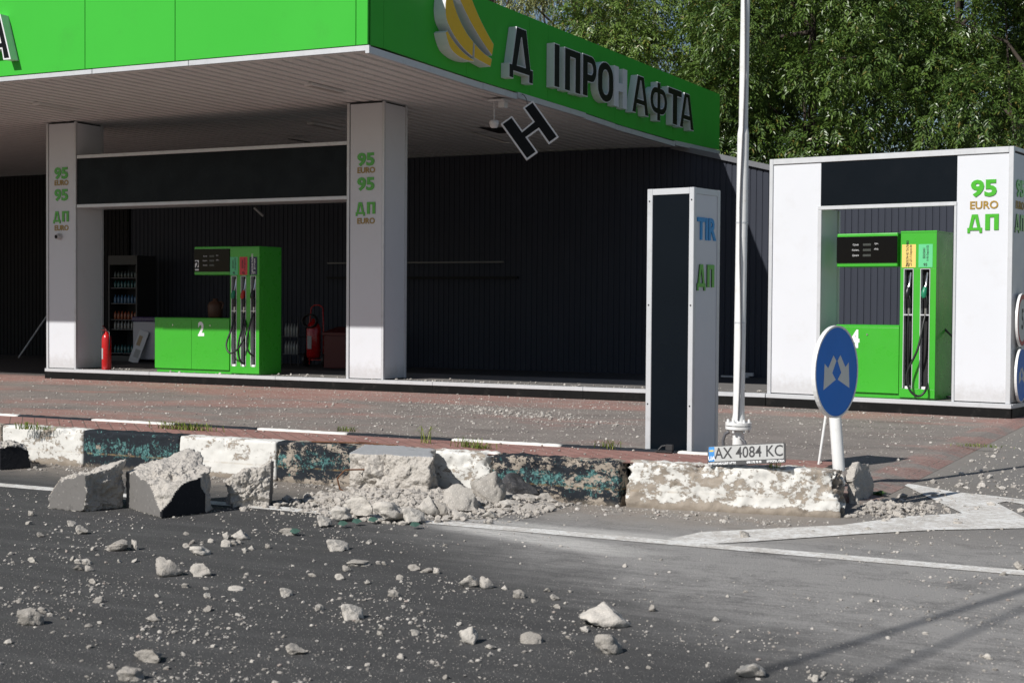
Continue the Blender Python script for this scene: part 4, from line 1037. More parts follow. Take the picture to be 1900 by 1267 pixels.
# signs on the flank of the portal
for (z, face, ring, nm, lab) in ((1.20, M_sign_white, 0.78, 'speed_sign', 'round white sign with red ring and number 5 on the pump portal flank'),
                                 (0.545, M_sign_blue, None, 'direction_sign', 'round blue arrow sign on the pump portal flank, under the number 5 sign')):
    c = PM @ Vector((3.170, 0.315, z)); n = PM.to_3x3() @ Vector((1, 0.085, 0))
    t_ = thing(nm, c, lab, 'road sign')
    d, M = disc_sign(t_, c, n, 0.325, face, ring)
    if ring:
        m = MB(); m.text('5', 0.34, M, extrude=.0008, bold=.006, z=.0025, xs=.8); m.build('number', M_black_print, d)
    else: arrows(d, M, 0.32, 0.85)
    m = MB(PM); m.box(3.113, 3.137, 0.30, 0.38, z-.1, z+.1); m.build('bracket', M_alu, t_)

# ------------------------------------------------------------------ licence plate propped on the kerb
r_ = Vector((1, -0.03, 0.10)).normalized(); u_ = Vector((0, 0.22, 1)); u_ = (u_-r_*u_.dot(r_)).normalized()
c_ = Vector((-3.155, 9.10, 0.298))+r_*0.265+u_*0.064
FP = frame(c_, r_, u_)
pl = thing('licence_plate', tuple(c_), 'white car licence plate in a black holder propped on the white end of the kerb', 'licence plate')
def rrect(w, h, r, n=4): 
    return arc(w/2-r, h/2-r, r, 0, 90, n)+arc(-w/2+r, h/2-r, r, 90, 180, n)+arc(-w/2+r, -h/2+r, r, 180, 270, n)+arc(w/2-r, -h/2+r, r, 270, 360, n)
m = MB(); m.prism([rrect(.53, .130, .012)], -.012, 0, M=FP); hold = m.build('holder', M_dark_plastic, pl)
m = MB(); m.prism([[(p[0], p[1]+.010) for p in rrect(.512, .098, .008)]], 0.0005, .003, M=FP, back=False); pf = m.build('plate', M_plate, pl)
m = MB(); m.prism([[(p[0]-.2355, p[1]+.010) for p in rrect(.040, .097, .004)]], 0.0031, .0036, M=FP, back=False); fl = m.build('blue_band', plain('plate_blue', (.02, .22, .55), .4), pf)
m = MB(); m.box(-.250, -.222, .027, .037, .0037, .0041, mi=0, M=FP); m.box(-.250, -.222, .0375, .0475, .0037, .0041, mi=1, M=FP); m.text('UA', .036, FP @ Matrix.Translation((-.2355, -.018, 0)), bold=.001, z=.0040, mi=2)
m.build('flag_print', [plain('flag_yellow', (.75, .52, .05), .5), plain('flag_blue', (.06, .30, .62), .5), M_white_print], fl)
m = MB(); m.text('AX 4084 KC', .103, FP @ Matrix.Translation((.020, .010, 0)), bold=.0012, z=.0040, xs=.86); m.build('number_print', M_black_print, pf)
for s_, x in (('СЕРТИФИКАЦИЯ АВТО', -.165), ('098 170 70 70', .055), ('ЕВРОПА, США', .20)): 
    m = MB(); m.text(s_, .0185, FP @ Matrix.Translation((x, -.0535, 0)), bold=.0008, z=.0008, xs=.92); m.build('holder_print', M_white_print, hold)
bk = MB(); q = G(1236, 838, .29); bk.box(q.x-.07, q.x+.06, q.y-.05, q.y+.02, .291, .300); bk.box(q.x+.0, q.x+.055, q.y-.02, q.y+.012, .301, .345, ch=.004); bk.tube([(q.x-.05, q.y-.03, .302), (q.x-.03, q.y-.01, .33), (q.x, q.y, .335)], .008, 6)
bk.build('plastic_bracket', M_dark_plastic, at=(q.x, q.y, .29), label='small black plastic clip lying on the red pavers before the price pillar', cat='clip')

# ------------------------------------------------------------------ fire extinguisher on the island
ex = thing('fire_extinguisher', (-16.95, 18.56, PZ), 'red fire extinguisher standing upright on the island beside the left column', 'fire extinguisher')
m = MB(); m.lathe([(0, 0), (.070, 0), (.078, .012), (.078, .50), (.072, .55), (.045, .595), (.026, .61), (.026, .63), (0, .63)], (-16.95, 18.56, PZ), 24); m.build('cylinder', M_red, ex)
m = MB(); m.cyl((-16.95, 18.56, PZ+.63), (-16.95, 18.56, PZ+.66), .022, n=14); m.tube([(-16.95, 18.56, PZ+.655), (-17.0, 18.56, PZ+.70), (-17.03, 18.56, PZ+.735)], .012, 8); m.tube([(-16.95, 18.56, PZ+.65), (-17.0, 18.56, PZ+.655), (-17.05, 18.56, PZ+.66)], .010, 8); m.build('valve', plain('dark_red_valve', (.12, .01, .01), .4), ex)
m = MB(); m.tube([(-16.93, 18.56, PZ+.645), (-16.87, 18.54, PZ+.62), (-16.855, 18.53, PZ+.5), (-16.86, 18.52, PZ+.33)], .009, 8); m.build('hose', M_rubber, ex)
m = MB(); V = []
for k in range(7):
    a = R(205+10*k)
    for z in (.18, .36): V.append((-16.95+.0792*math.cos(a), 18.56+.0792*math.sin(a), PZ+z))
m.add(V, [(2*k, 2*k+2, 2*k+3, 2*k+1) for k in range(6)], 0, True); m.build('label', M_grey_print, ex)

# ------------------------------------------------------------------ things in the shade by the shop wall
FY = 24.6
fr = thing('drinks_fridge', (-22.0, FY, YZ), 'tall dark drinks fridge with shelves of bottles in the shade behind the left column', 'fridge')
m = MB(); x0, x1 = -22.42, -21.60
m.box(x0, x0+.04, FY, FY+.6, YZ, 2.35); m.box(x1-.04, x1, FY, FY+.6, YZ, 2.35); m.box(x0+.041, x1-.041, FY+.56, FY+.6, YZ, 2.35); m.box(x0+.041, x1-.041, FY, FY+.559, YZ, .16); m.box(x0+.041, x1-.041, FY, FY+.559, 2.15, 2.35)
m.build('cabinet', M_dark_plastic, fr)
SH = [.22, .74, .955, 1.31, 1.65, 1.87]
for z in SH:
    m = MB(); m.box(x0+.045, x1-.045, FY+.03, FY+.5, z-.018, z-.002); m.build('shelf', M_cable, fr)
bcol = [plain('bottle_%s' % n, c, .2) for n, c in (('teal', (.03, .12, .13)), ('orange', (.30, .08, .03)), ('clear', (.26, .27, .27)), ('dark', (.06, .08, .08)), ('blue', (.05, .14, .27)))]
BC = [0, 2, 1, 4, 0, 3]
proto = {}
def bottle(mat_i, loc, lab, grp, h=.19):
    key = (mat_i, h)
    if key not in proto:
        m = MB(); m.lathe([(0, 0), (.030, 0), (.032, .01), (.032, h*.62), (.026, h*.74), (.012, h*.84), (.012, h*.97), (0, h*.97)], (0, 0, 0), 10)
        o = m.build('bottle', bcol[mat_i]); proto[key] = o
    else:
        o = proto[key].copy(); COL.objects.link(o)
    o.location = loc; return tag(o, lab, 'bottle', grp)
rown = ['bottom', 'second lowest', 'third lowest', 'fourth lowest', 'second highest', 'top']
for r, z in enumerate(SH):
    for k in range(7):
        bottle(BC[r], (x0+.12+k*.096, FY+.10, z-.001), 'bottle on the %s shelf of the dark drinks fridge' % rown[r], 'bottles on the %s fridge shelf' % rown[r], .19 if r < 4 else .16)
fz = thing('chest_freezer', (-20.5, FY, YZ), 'white chest freezer with a dark lid behind the green pump cabinet', 'freezer')
m = MB(); m.box(-21.55, -19.35, FY-.2, FY+.5, YZ+.06, .92, ch=.02); m.build('body', plain('freezer_white', (.50, .50, .56), .4), fz)
m = MB(); m.box(-21.57, -19.33, FY-.22, FY+.52, .921, 1.02, ch=.02); m.build('lid', plain('freezer_lid', (.06, .04, .14), .3), fz)
lb_ = MB(); MLb = Matrix.Translation((-21.35, FY-.42, YZ)) @ Matrix.Rotation(R(14), 4, 'Y') @ Matrix.Rotation(R(-14), 4, 'X')
lb_.box(-.13, .13, 0, .012, 0, .72, M=MLb, ch=.003); lb_.box(-.08, .02, -.0025, -.0005, .38, .60, mi=1, M=MLb); lb_.box(-.05, .09, -.0025, -.0005, .12, .30, mi=2, M=MLb)
lb_.build('leaning_board', [M_white, plain('tan_print', (.45, .33, .2), .5), M_grey_print], at=(-21.3, FY-.4, YZ), label='white printed board leaning against the freezer end', cat='board')
jg = MB(); jg.lathe([(0, 0), (.12, 0), (.15, .03), (.16, .25), (.13, .32), (.05, .36), (.05, .40), (0, .40)], (-19.55, FY+.1, 1.021), 16); jg.tube([(-19.42, FY+.1, 1.36), (-19.33, FY+.1, 1.33), (-19.38, FY+.1, 1.20)], .015, 6)
jg.build('brown_jug', plain('brown_jug', (.16, .08, .05), .5), at=(-19.55, FY+.1, 1.021), label='brown jug standing on the freezer lid behind the pump', cat='jug')
wx, wy = -16.9, 24.5
we = thing('wheeled_extinguisher', (wx, wy, YZ), 'big wheeled red fire extinguisher in the shade right of the number 2 pump', 'fire extinguisher')
m = MB(); m.lathe([(0, .18), (.12, .19), (.145, .24), (.145, .78), (.11, .88), (.05, .93), (.04, .99), (0, .99)], (wx, wy, YZ), 22); m.build('cylinder', M_red, we)
m = MB()
for sx_ in (-1, 1): m.tube([(wx+sx_*.17, wy+.1, YZ+.05), (wx+sx_*.17, wy+.1, .9), (wx+sx_*.14, wy+.12, 1.25), (wx+sx_*.06, wy+.12, 1.30)], .014, 8)
m.tube([(wx-.06, wy+.12, 1.30), (wx+.06, wy+.12, 1.30)], .014, 8); m.tube([(wx-.24, wy+.1, .19), (wx+.24, wy+.1, .19)], .014, 8)
m.build('frame', M_red, we)
for sx_ in (-1, 1):
    m = MB(); m.cyl((wx+sx_*.21, wy+.1, .19), (wx+sx_*.26, wy+.1, .19), .145, n=20); m.build('wheel', M_rubber, we)
m = MB()
for k in range(3):
    m.tube([(wx+.17*math.cos(R(a)), wy-.10-.03*k, .98+.13*math.sin(R(a))) for a in range(0, 361, 24)], .017, 6)
m.build('hose', M_rubber, we)
m = MB(); m.box(wx-.05, wx+.05, wy-.152, wy-.1465, .42, .68); m.build('label', M_grey_print, we)
rk = thing('bottle_rack', (-17.48, 24.6, YZ), 'small wire rack of water bottles right of the number 2 pump', 'rack')
for z in (.66, .30):
    m = MB(); m.box(-17.68, -17.28, 24.5, 24.8, z-.012, z); m.build('shelf', M_cable, rk)
for x, y in ((-17.68, 24.5), (-17.29, 24.5), (-17.68, 24.79), (-17.29, 24.79)):
    m = MB(); m.box(x, x+.012, y, y+.012, YZ, 1.05); m.build('post', M_dark_plastic, rk)
for z, nm in ((.661, 'upper'), (.301, 'lower')):
    for k in range(5): bottle(2, (-17.62+k*.072, 24.56, z), 'water bottle on the %s shelf of the wire rack' % nm, 'bottles on the %s rack shelf' % nm, .27)
rb = thing('sand_box', (-16.3, 24.6, YZ), 'dull red sand box with a sloping lid behind the middle column', 'sand box')
m = MB(); m.box(-16.62, -15.95, 24.45, 24.95, YZ, .70, ch=.01); m.build('box', plain('dull_red', (.12, .008, .008), .5), rb)
m = MB(); m.prism([[(24.42, .701), (24.98, .701), (24.98, .86), (24.42, .75)]], -16.64, -15.93, M=Matrix(((0, 0, 1, 0), (1, 0, 0, 0), (0, 1, 0, 0), (0, 0, 0, 1)))); m.build('lid', plain('dull_red_lid', (.14, .012, .01), .5), rb)
m = MB(); m.tube([(-25.1, 24.6, YZ), (-24.42, 25.72, 2.0)], .018, 8); m.build('leaning_pole', M_white, at=(-25.1, 24.6, YZ), label='pale pole leaning on the dark shop wall at the far left', cat='pole')
fl_ = thing('tube_lamp', (-14.6, 22.6, 3.2), 'short white tube lamp dangling in the dark under the sign beam', 'lamp')
a_, b_ = GY(472, 386, 22.6), GY(488, 401, 22.6)
m = MB(); m.tube([a_, b_], .022, 8); m.build('tube', M_white, fl_)
m = MB(); m.tube([b_+Vector((0, 0.04, 0.03)), a_+Vector((0, .04, .04)), Vector((a_.x-.3, 22.7, CZ-.06))], .008, 6); m.build('wire', M_cable, fl_)

# ------------------------------------------------------------------ broken concrete
def cubesphere(n):
    V = []; F = []
    L = np.tan(np.linspace(-np.pi/4, np.pi/4, n+1))
    for ax in range(3):
        for sd in (-1, 1):
            A, B = np.meshgrid(L, L, indexing='ij'); P = np.zeros((A.size, 3)); a, b = [(1, 2), (2, 0), (0, 1)][ax]
            P[:, a] = A.ravel(); P[:, b] = B.ravel(); P[:, ax] = sd
            base = sum(len(v) for v in V); idx = np.arange(A.size).reshape(A.shape)+base
            q = np.stack([idx[:-1, :-1].ravel(), idx[1:, :-1].ravel(), idx[1:, 1:].ravel(), idx[:-1, 1:].ravel()], 1)
            F.append(q if sd > 0 else q[:, ::-1]); V.append(P)
    V = np.concatenate(V); F = np.concatenate(F)
    V, F, _ = weld(V, F)
    return V/np.linalg.norm(V, axis=1, keepdims=True), F
CS = {n: cubesphere(n) for n in (44, 64)}
KINDS = {'broken': 0, 'grey': 1, 'black': 2, 'slate': 3, 'tan': 4}
CH_MATS = [M_conc, M_conc_grey, M_conc_black, M_conc_slate, M_conc_tan]
def chunk(name, foot, kinds, heights, topkind, seed, label, n=64, tilt=None, extra=(), group='big broken kerb pieces lying on the road', rough=0.05, cat='concrete chunk'):
    """foot: ground corners counter-clockwise; heights at the corners give the top plane; planes of kind broken are jagged"""
    P = [Vector((x, y, 0)) for x, y in foot]
    c = sum(P, Vector())/len(P); hm = sum(heights)/len(heights); c.z = hm*0.45
    pl = []
    for i in range(len(P)):
        a, b = P[i], P[(i+1) % len(P)]; e = (b-a).normalized(); nn = Vector((e.y, -e.x, 0))
        if tilt: nn = (nn+Vector((0, 0, tilt[i]))).normalized()
        pl.append((nn, (a-c).dot(nn), KINDS[kinds[i]]))
    T = [Vector((p.x, p.y, h)) for p, h in zip(P, heights)]
    nt = Vector()
    for i in range(1, len(T)-1): nt += (T[i]-T[0]).cross(T[i+1]-T[0])
    nt.normalize(); ct = sum(T, Vector())/len(T)
    pl.append((nt, (ct-c).dot(nt), KINDS[topkind]))
    pl.append((Vector((0, 0, -1)), c.z, 0))
    for (nn, pt, k) in extra:
        nn = Vector(nn).normalized(); pl.append((nn, (Vector(pt)-c).dot(nn), KINDS[k]))
    D, F = CS[n]
    scale = hm
    rs = []
    for i, (nn, d, k) in enumerate(pl):
        dot = D @ np.array(nn)
        dd = np.full(len(D), d)
        if k == 0 and not (nn.z < -.9):
            dd = dd*(1+0.0)+scale*(rough*2.6*fbm(D*2.0+seed*3.1+i, seed+i, 3)+rough*0.9*fbm(D*5+i, seed+i+40, 4, .55))
        r = np.where(dot > 1e-3, dd/np.maximum(dot, .12), 1e9); rs.append(r)
    rs = np.array(rs); w = rs.argmin(0); r = rs.min(0)
    V = D*r[:, None]
    kk = np.array([p[2] for p in pl])[w]
    nz = fbm(V*30+seed, seed+3, 4, .6)*0.010+fbm(V*90+seed, seed+8, 3, .6)*0.005
    V = V+D*(np.where(kk == 0, nz, nz*0.05))[:, None]
    V = V+np.array(c)
    V[:, 2] = np.maximum(V[:, 2], -0.005)
    mi = np.array([kk[f].max() if (kk[f] > 0).sum() >= 3 else 0 for f in F])
    return arr_mesh(name, V, F, CH_MATS, at=(c.x, c.y, 0), smooth=True, mi=mi, label=label, cat=cat, group=group)
chunk('concrete_chunk', [(-9.20, 8.44), (-8.84, 8.47), (-8.74, 8.68), (-9.12, 8.80)], ['black', 'black', 'broken', 'broken'], [.20, .20, .17, .22], 'broken', 11,
      'dark smooth faced concrete chunk cut off by the left edge of the photo', extra=[((.8, -.3, .7), (-8.82, 8.52, .165), 'broken')])
chunk('concrete_chunk', [(-6.93, 7.07), (-6.63, 7.05), (-6.56, 7.33), (-6.88, 7.46)], ['grey', 'broken', 'broken', 'broken'], [.17, .25, .29, .24], 'broken', 22,
      'broken concrete chunk with a smooth tan left face, left of the largest chunk', extra=[((-.7, -.5, .6), (-6.84, 7.06, .20), 'tan')], tilt=[0.0, -.12, 0, .1])
chunk('concrete_chunk', [(-6.555, 7.36), (-6.02, 7.075), (-5.90, 7.50), (-6.42, 7.82)], ['grey', 'black', 'broken', 'broken'], [.245, .185, .27, .335], 'broken', 33,
      'largest concrete chunk with a smooth grey face and a black painted end', extra=[((.85, .45, .12), (-5.93, 7.40, .12), 'broken'), ((.2, -.75, .75), (-6.2, 7.2, .235), 'broken')], rough=.04)
chunk('concrete_chunk', [(-6.09, 7.80), (-5.95, 7.68), (-5.76, 7.84), (-5.88, 8.04)], ['broken', 'broken', 'grey', 'broken'], [.15, .20, .30, .27], 'broken', 44,
      'rough leaning concrete chunk right of the largest one, before a white kerb stone', tilt=[.12, .10, -.05, 0], rough=.035)
chunk('concrete_block', [(-5.57, 8.50), (-4.92, 8.53), (-5.17, 8.965), (-5.72, 8.965)], ['broken', 'broken', 'broken', 'grey'], [.305, .300, .325, .325], 'slate', 55,
      'upright broken concrete block with a smooth pale top against the kerb', rough=.045, group='', cat='concrete block', extra=[((.15, -.9, .5), (-5.2, 8.49, .20), 'broken')], tilt=[.10, -.05, 0, 0])
# slab leaning on the end of the kerb
V, F, D, e = rounded_grid(-.03, .03, -.20, .20, 0, .29, .012, .012); V, F, first = weld(V, F); D = D[first]
V = V+D*(fbm(V*9+3, 70, 4, .6)*.016+fbm(V*40, 71, 3)*.004)[:, None]
V[:, 2] -= np.clip(V[:, 2]-.17, 0, None)*np.clip(.5-fbm(V*4, 75, 3)*.5, 0, 1)*(.8*np.abs(V[:, 1])/.2)
q = G(1603, 934, 0)
o = arr_mesh('concrete_slab', V, F, M_conc, smooth=True, label='thin grey concrete slab leaning on the broken right end of the kerb', cat='concrete slab')
o.location = (q.x-.045, q.y+.16, -.01); o.rotation_euler = (R(4), R(-11), R(-4))

# loose rocks: twelve shapes, one mesh each
import bmesh
def rock_mesh(seed, sub=4, cuts=15):
    bm = bmesh.new(); bmesh.ops.create_icosphere(bm, subdivisions=sub, radius=1.0)
    V = np.array([v.co[:] for v in bm.verts]); F = np.array([[v.index for v in f.verts] for f in bm.faces]); bm.free()
    rg = np.random.RandomState(seed)
    for k in range(cuts):
        n = rg.normal(size=3); n /= np.linalg.norm(n); d = rg.uniform(.38, .80)
        s = V @ n; V = V-np.clip(s-d, 0, None)[:, None]*n*0.93
    V = V*(1+0.16*fbm(V*1.6+seed, seed, 3))[:, None]
    V = V+V/np.maximum(np.linalg.norm(V, axis=1, keepdims=True), .1)*(fbm(V*4+seed, seed+5, 5, .68)*.085)[:, None]
    V[:, 2] = np.maximum(V[:, 2], -.45); 
    V[:, 0] -= (V[:, 0].max()+V[:, 0].min())/2; V[:, 1] -= (V[:, 1].max()+V[:, 1].min())/2
    V[:, 0] /= (V[:, 0].max()-V[:, 0].min())/2; V[:, 1] /= (V[:, 1].max()-V[:, 1].min())/2
    V[:, 2] -= V[:, 2].min(); V[:, 2] /= V[:, 2].max()
    return V, F
ROCKS = []
for k in range(14):
    V, F = rock_mesh(100+k)
    me = bpy.data.meshes.new('concrete_lump'); me.from_pydata(V.tolist(), [], F.tolist()); me.materials.append(M_lump)
    me.polygons.foreach_set('use_smooth', [True]*len(F)); me.update(); ROCKS.append(me)
def depth(p): return (Vector(p)-Vector((0, 0, CAM_H))).dot(CF)
NR = [0]
def rock(u, v, w, h, label=None, group=None, z0=0.0, name='concrete_lump', var=None, yr=0.85, rz=None):
    """u, v: centre of its foot in the survey, w and h: its size there in pixels"""
    p = G(u, v, z0); s = depth(p)/CAM_F
    W = w*s; H = max(.25*W, (h-0.10*w)*s); k = NR[0] % 14 if var is None else var; NR[0] += 1
    o = bpy.data.objects.new(name, ROCKS[k]); COL.objects.link(o)
    o.location = (p.x, p.y+W*.3, z0-0.002); o.scale = (W/2*1.03, W/2*yr, H)
    if group == GP: o.scale = (W/2*1.18, W/2*yr*1.1, H*1.15)
    o.rotation_euler = (0, 0, YAW+((k*0.9) % .5-.25) if rz is None else rz)
    return tag(o, label, 'concrete lump', group)
GP = 'concrete lumps in the rubble pile against the kerb'
GF = 'fist sized and larger concrete lumps lying on the road'
BIG = [(1112, 1163, 98, 52, 'largest pale concrete lump on the near asphalt, right of the centre', 3),
 (1123, 1213, 54, 44, 'blocky pale lump just below the largest lump on the near asphalt', 1),
 (981, 1193, 44, 24, 'low knobbly lump left of the two largest near lumps', 2),
 (863, 1194, 37, 36, 'roundish flat faced lump on the near asphalt in the middle', 5 and 4),
 (647, 1150, 42, 33, 'smooth whitish lump alone on the dark asphalt left of the middle', 6),
 (542, 1214, 40, 24, 'small two humped lump near the bottom edge, under the smooth whitish lump', 7),
 (262, 1228, 58, 32, 'wide pale lump near the bottom left corner', 8),
 (235, 1263, 46, 30, 'pale lump cut by the bottom edge at the left', 9),
 (1383, 1258, 58, 34, 'pale lump at the bottom edge right of the middle', 11),
 (303, 1070, 52, 40, 'tall pale lump at the left, left one of a pair', 12),
 (365, 1069, 41, 28, 'pale lump at the left, right one of a pair', 13),
 (211, 1022, 48, 26, 'flat topped slab like lump in front of the smooth tan chunk', 0),
 (247, 1020, 17, 22, 'small jagged lump touching the flat topped slab like lump', 5),
 (49, 1160, 48, 38, 'crumbly lump at the left edge near the bottom', 10),
 (364, 1030, 40, 22, 'crumbly lump in front of the largest chunk', 1),
 (441, 1001, 36, 22, 'pointed pale lump in a small cluster right of the largest chunk', 3),
 (416, 1014, 20, 16, 'low lump at the front of the small cluster right of the largest chunk', 2),
 (416, 1000, 16, 16, 'small lump at the back of the small cluster right of the largest chunk', 4),
 (620, 1022, 42, 25, 'pale lump in front of the gravel pile, left of the middle', 6),
 (147, 991, 26, 20, 'pale lump before the chunk with the smooth tan face', 7),
 (527, 992, 36, 18, 'pale lump at the left tip of the gravel pile', 8),
 (660, 1050, 42, 15, 'flat dark lump below the gravel pile', 9),
 (863, 1090, 36, 28, 'pointed pale lump right of the middle, left one of a pair', 11),
 (900, 1092, 27, 25, 'knobbly pale lump right of the middle, right one of a pair', 12),
 (765, 1058, 24, 14, 'pale lump, leftmost of three in a short row', 13),
 (788, 1062, 26, 12, 'pale lump, middle one of three in a short row', 0),
 (808, 1064, 15, 14, 'pale lump, rightmost of three in a short row', 5),
 (433, 1095, 32, 11, 'long flat crumb on the dark asphalt left of the middle', 2),
 (281, 1152, 31, 17, 'pale lump on the dark asphalt above the wide bottom left lump', 3),
 (77, 1138, 24, 15, 'small lump just right of the crumbly lump at the left edge', 1),
 (961, 1110, 24, 20, 'small pale lump left of the scattered crumbs in the middle', 10),
 (1380, 998, 20, 16, 'pale lump lying on the white line before the end of the kerb', 6),
 (1893, 1058, 26, 20, 'pale lump at the right edge on the near white line', 7)]
for b in BIG: rock(b[0], b[1], b[2], b[3], b[4], GF, var=b[5])
SMALL = [(55,957,16),(130,976,17),(72,996,15),(55,1043,17),(143,1045,14),(158,1047,18),(141,1058,18),(162,1060,18),(343,1016,14),(355,1008,12),(433,1011,15),(389,1006,12),
 (465,1020,14),(451,1023,12),(495,1017,14),(527,1106,24),(382,1109,15),(168,1082,16),(342,1090,14),(91,1143,12),(116,1149,12),(641,1060,18),(627,1075,18),(662,1154,11),(712,1048,12),
 (740,1075,15),(935,1094,14),(1082,1172,18),(703,1178,14),(768,1178,17),(1027,1113,18),(1031,1128,14),(701,1046,10),(728,1107,22),(1013,1098,14),(990,1118,12)]
GS = 'small concrete crumbs scattered over the road'
LS = 'pale concrete crumb smaller than a fist, one of many strewn over the asphalt'
for (u, v, w) in SMALL: rock(u, v, w, w*.75, LS, GS, name='concrete_crumb')
rn = random.Random(21)
k = 0
while k < 215:
    u, v = rn.uniform(0, 1900), 955+312*rn.random()**1.2
    dens = (1.0 if u < 1250 else 0.42)*(0.9 if v < 1120 else 0.8)
    if 830 < u < 1500 and v < 1090: dens *= 0.22
    if rn.random() > dens: continue
    sc_v = (v-570)/500.0
    w = min(13, 2.6+1.5*rn.paretovariate(1.5))*sc_v*1.25
    rock(u, v, w, w*rn.uniform(.5, .85), LS, GS, name='concrete_crumb', rz=rn.uniform(0, 6.28)); k += 1
def mound(x, y):
    e = ((x+5.08)/0.74)**2+((y-8.40)/0.50)**2
    e2 = ((x+4.50)/0.50)**2+((y-8.72)/0.38)**2
    return np.maximum(0, .075*(1-e))+np.maximum(0, .06*(1-e2))
# rubble pile before the kerb
GP = 'concrete lumps in the rubble pile against the kerb'
PILE = [(846, 945, 58, 46, 'angular lump in the rubble pile below the leftover white kerb paint', 2, .05), (896, 940, 60, 64, 'tall wedge shaped lump at the right end of the rubble pile', 4, .02), (955, 930, 64, 52, 'dark painted angular lump right of the tall wedge in the rubble pile', 7, .0),
        (791, 955, 40, 36, 'upright lump in the rubble pile under the right corner of the upright block', 3, .04), (818, 957, 24, 26, 'small dark lump between two pale ones in the rubble pile', 5, .03), (714, 962, 54, 34, 'wide crumbly lump at the foot of the upright block', 1, .05),
        (762, 968, 38, 26, 'lump at the front of the rubble pile, right of the wide crumbly one', 6, .03), (655, 955, 54, 38, 'lump under the left corner of the upright block', 8, .05), (629, 962, 32, 24, 'lump at the left of the rubble pile with green chips before it', 9, .04),
        (938, 946, 28, 20, 'small lump in front of the dark painted one', 10, .0), (902, 962, 24, 16, 'low lump in front of the tall wedge', 11, .0), (850, 964, 28, 18, 'low lump in front of the angular lump', 12, .0),
        (1010, 936, 26, 22, 'lump alone by the kerb just right of the rubble pile', 13, .0), (986, 934, 16, 14, 'small lump between the dark painted one and the lone one by the kerb', 0, .0), (598, 975, 24, 18, 'small lump at the left foot of the rubble pile', 6, .02)]
for (u, v, w, h, lab, var, z) in PILE: rock(u, v, w, h, lab, GP, z0=z*0.5, var=var)
for o in COL.objects:
    if o.name.startswith('concrete_lump') and o.get('label', '').startswith('dark painted'):
        o.data = o.data.copy(); o.data.materials[0] = plain('dark_painted_face', (.055, .055, .06), .85, var=.4, scale=6, dirt=(.3, .27, .24), dirt_amt=.8, bump=.5)
m = MB()
for (u, v) in ((634, 964), (545, 978), (690, 957), (660, 960), (768, 966)):
    p = G(u, v, .05); z_ = float(mound(np.array([p.x]), np.array([p.y]))[0])+.01; m.add([(p.x-.03, p.y, z_+.012), (p.x+.02, p.y-.015, z_+.006), (p.x+.035, p.y+.02, z_+.02), (p.x, p.y+.03, z_+.03), (p.x-.025, p.y+.02, z_+.03)], [(0, 1, 2, 3, 4)])
m.build('paint_flakes', plain('green_paint_chip', (.035, .085, .065), .8), at=tuple(G(650, 962, 0)), kind='stuff', label='flakes of green paint in the rubble')

# many tiny crumbs: one object each for the pile, the road and the forecourt
def crumbs(name, P, S, mat, seed, label, flat=0.7):
    rg = np.random.RandomState(seed); n = len(P)
    bm = bmesh.new(); bmesh.ops.create_icosphere(bm, subdivisions=1, radius=1.0)
    B = np.array([v.co[:] for v in bm.verts]); F = np.array([[v.index for v in f.verts] for f in bm.faces]); bm.free()
    V = B[None]*(1+rg.uniform(-.38, .32, (n, len(B), 1)))
    sc = np.stack([rg.uniform(.8, 1.25, n), rg.uniform(.7, 1.1, n), rg.uniform(.45, .9, n)*flat/.7], 1)
    V = V*(sc*S[:, None])[:, None, :]
    a = rg.uniform(0, 6.283, n); c, s = np.cos(a), np.sin(a)
    X = V[..., 0]*c[:, None]-V[..., 1]*s[:, None]; Y = V[..., 0]*s[:, None]+V[..., 1]*c[:, None]
    V = np.stack([X, Y, V[..., 2]], -1)
    V[..., 2] += (S*.30)[:, None]
    V = V+P[:, None, :]
    Fa = (F[None]+(np.arange(n)*len(B))[:, None, None]).reshape(-1, 3)
    at = tuple(P.mean(0)*[1, 1, 0])
    return arr_mesh(name, V.reshape(-1, 3), Fa, mat, at=at, smooth=False, label=label, kind='stuff')
rg = np.random.RandomState(5)
# mound
cx_, cy_ = -5.0, 8.33
gx, gy = np.meshgrid(np.linspace(-6.3, -3.5, 110), np.linspace(7.85, 9.0, 50), indexing='ij')
gp = np.stack([gx.ravel(), gy.ravel(), np.zeros(gx.size)], 1); hz = mound(gp[:, 0], gp[:, 1]); gp[:, 2] = np.where(hz > 0.004, hz+fbm(gp*16, 4, 4)*.018*np.minimum(1, hz/.03), -.02)
idx = np.arange(gx.size).reshape(gx.shape); q = np.stack([idx[:-1, :-1].ravel(), idx[1:, :-1].ravel(), idx[1:, 1:].ravel(), idx[:-1, 1:].ravel()], 1)
arr_mesh('rubble_heap', gp, q, M_gravel, at=(-5, 8.3, 0), smooth=True, label='heap of crushed concrete against the kerb', kind='stuff')
n = 3600
x = np.concatenate([np.maximum(rg.normal(-5.10, .38, n//2), -5.95+rg.uniform(0, .3, n//2)), np.minimum(rg.normal(-4.75, .36, n//2), -4.05)]); y = np.clip(rg.normal(8.15, .26, n), 7.6, 8.97)
y = np.where(x > -4.4, np.clip(y+.30, 7.9, 8.97), y)
S = np.clip(.0055*(1+rg.pareto(1.9, n)), .004, .030)
crumbs('gravel', np.stack([x, y, mound(x, y)], 1), S, M_gravel, 6, 'crushed concrete gravel spilling from the rubble pile')
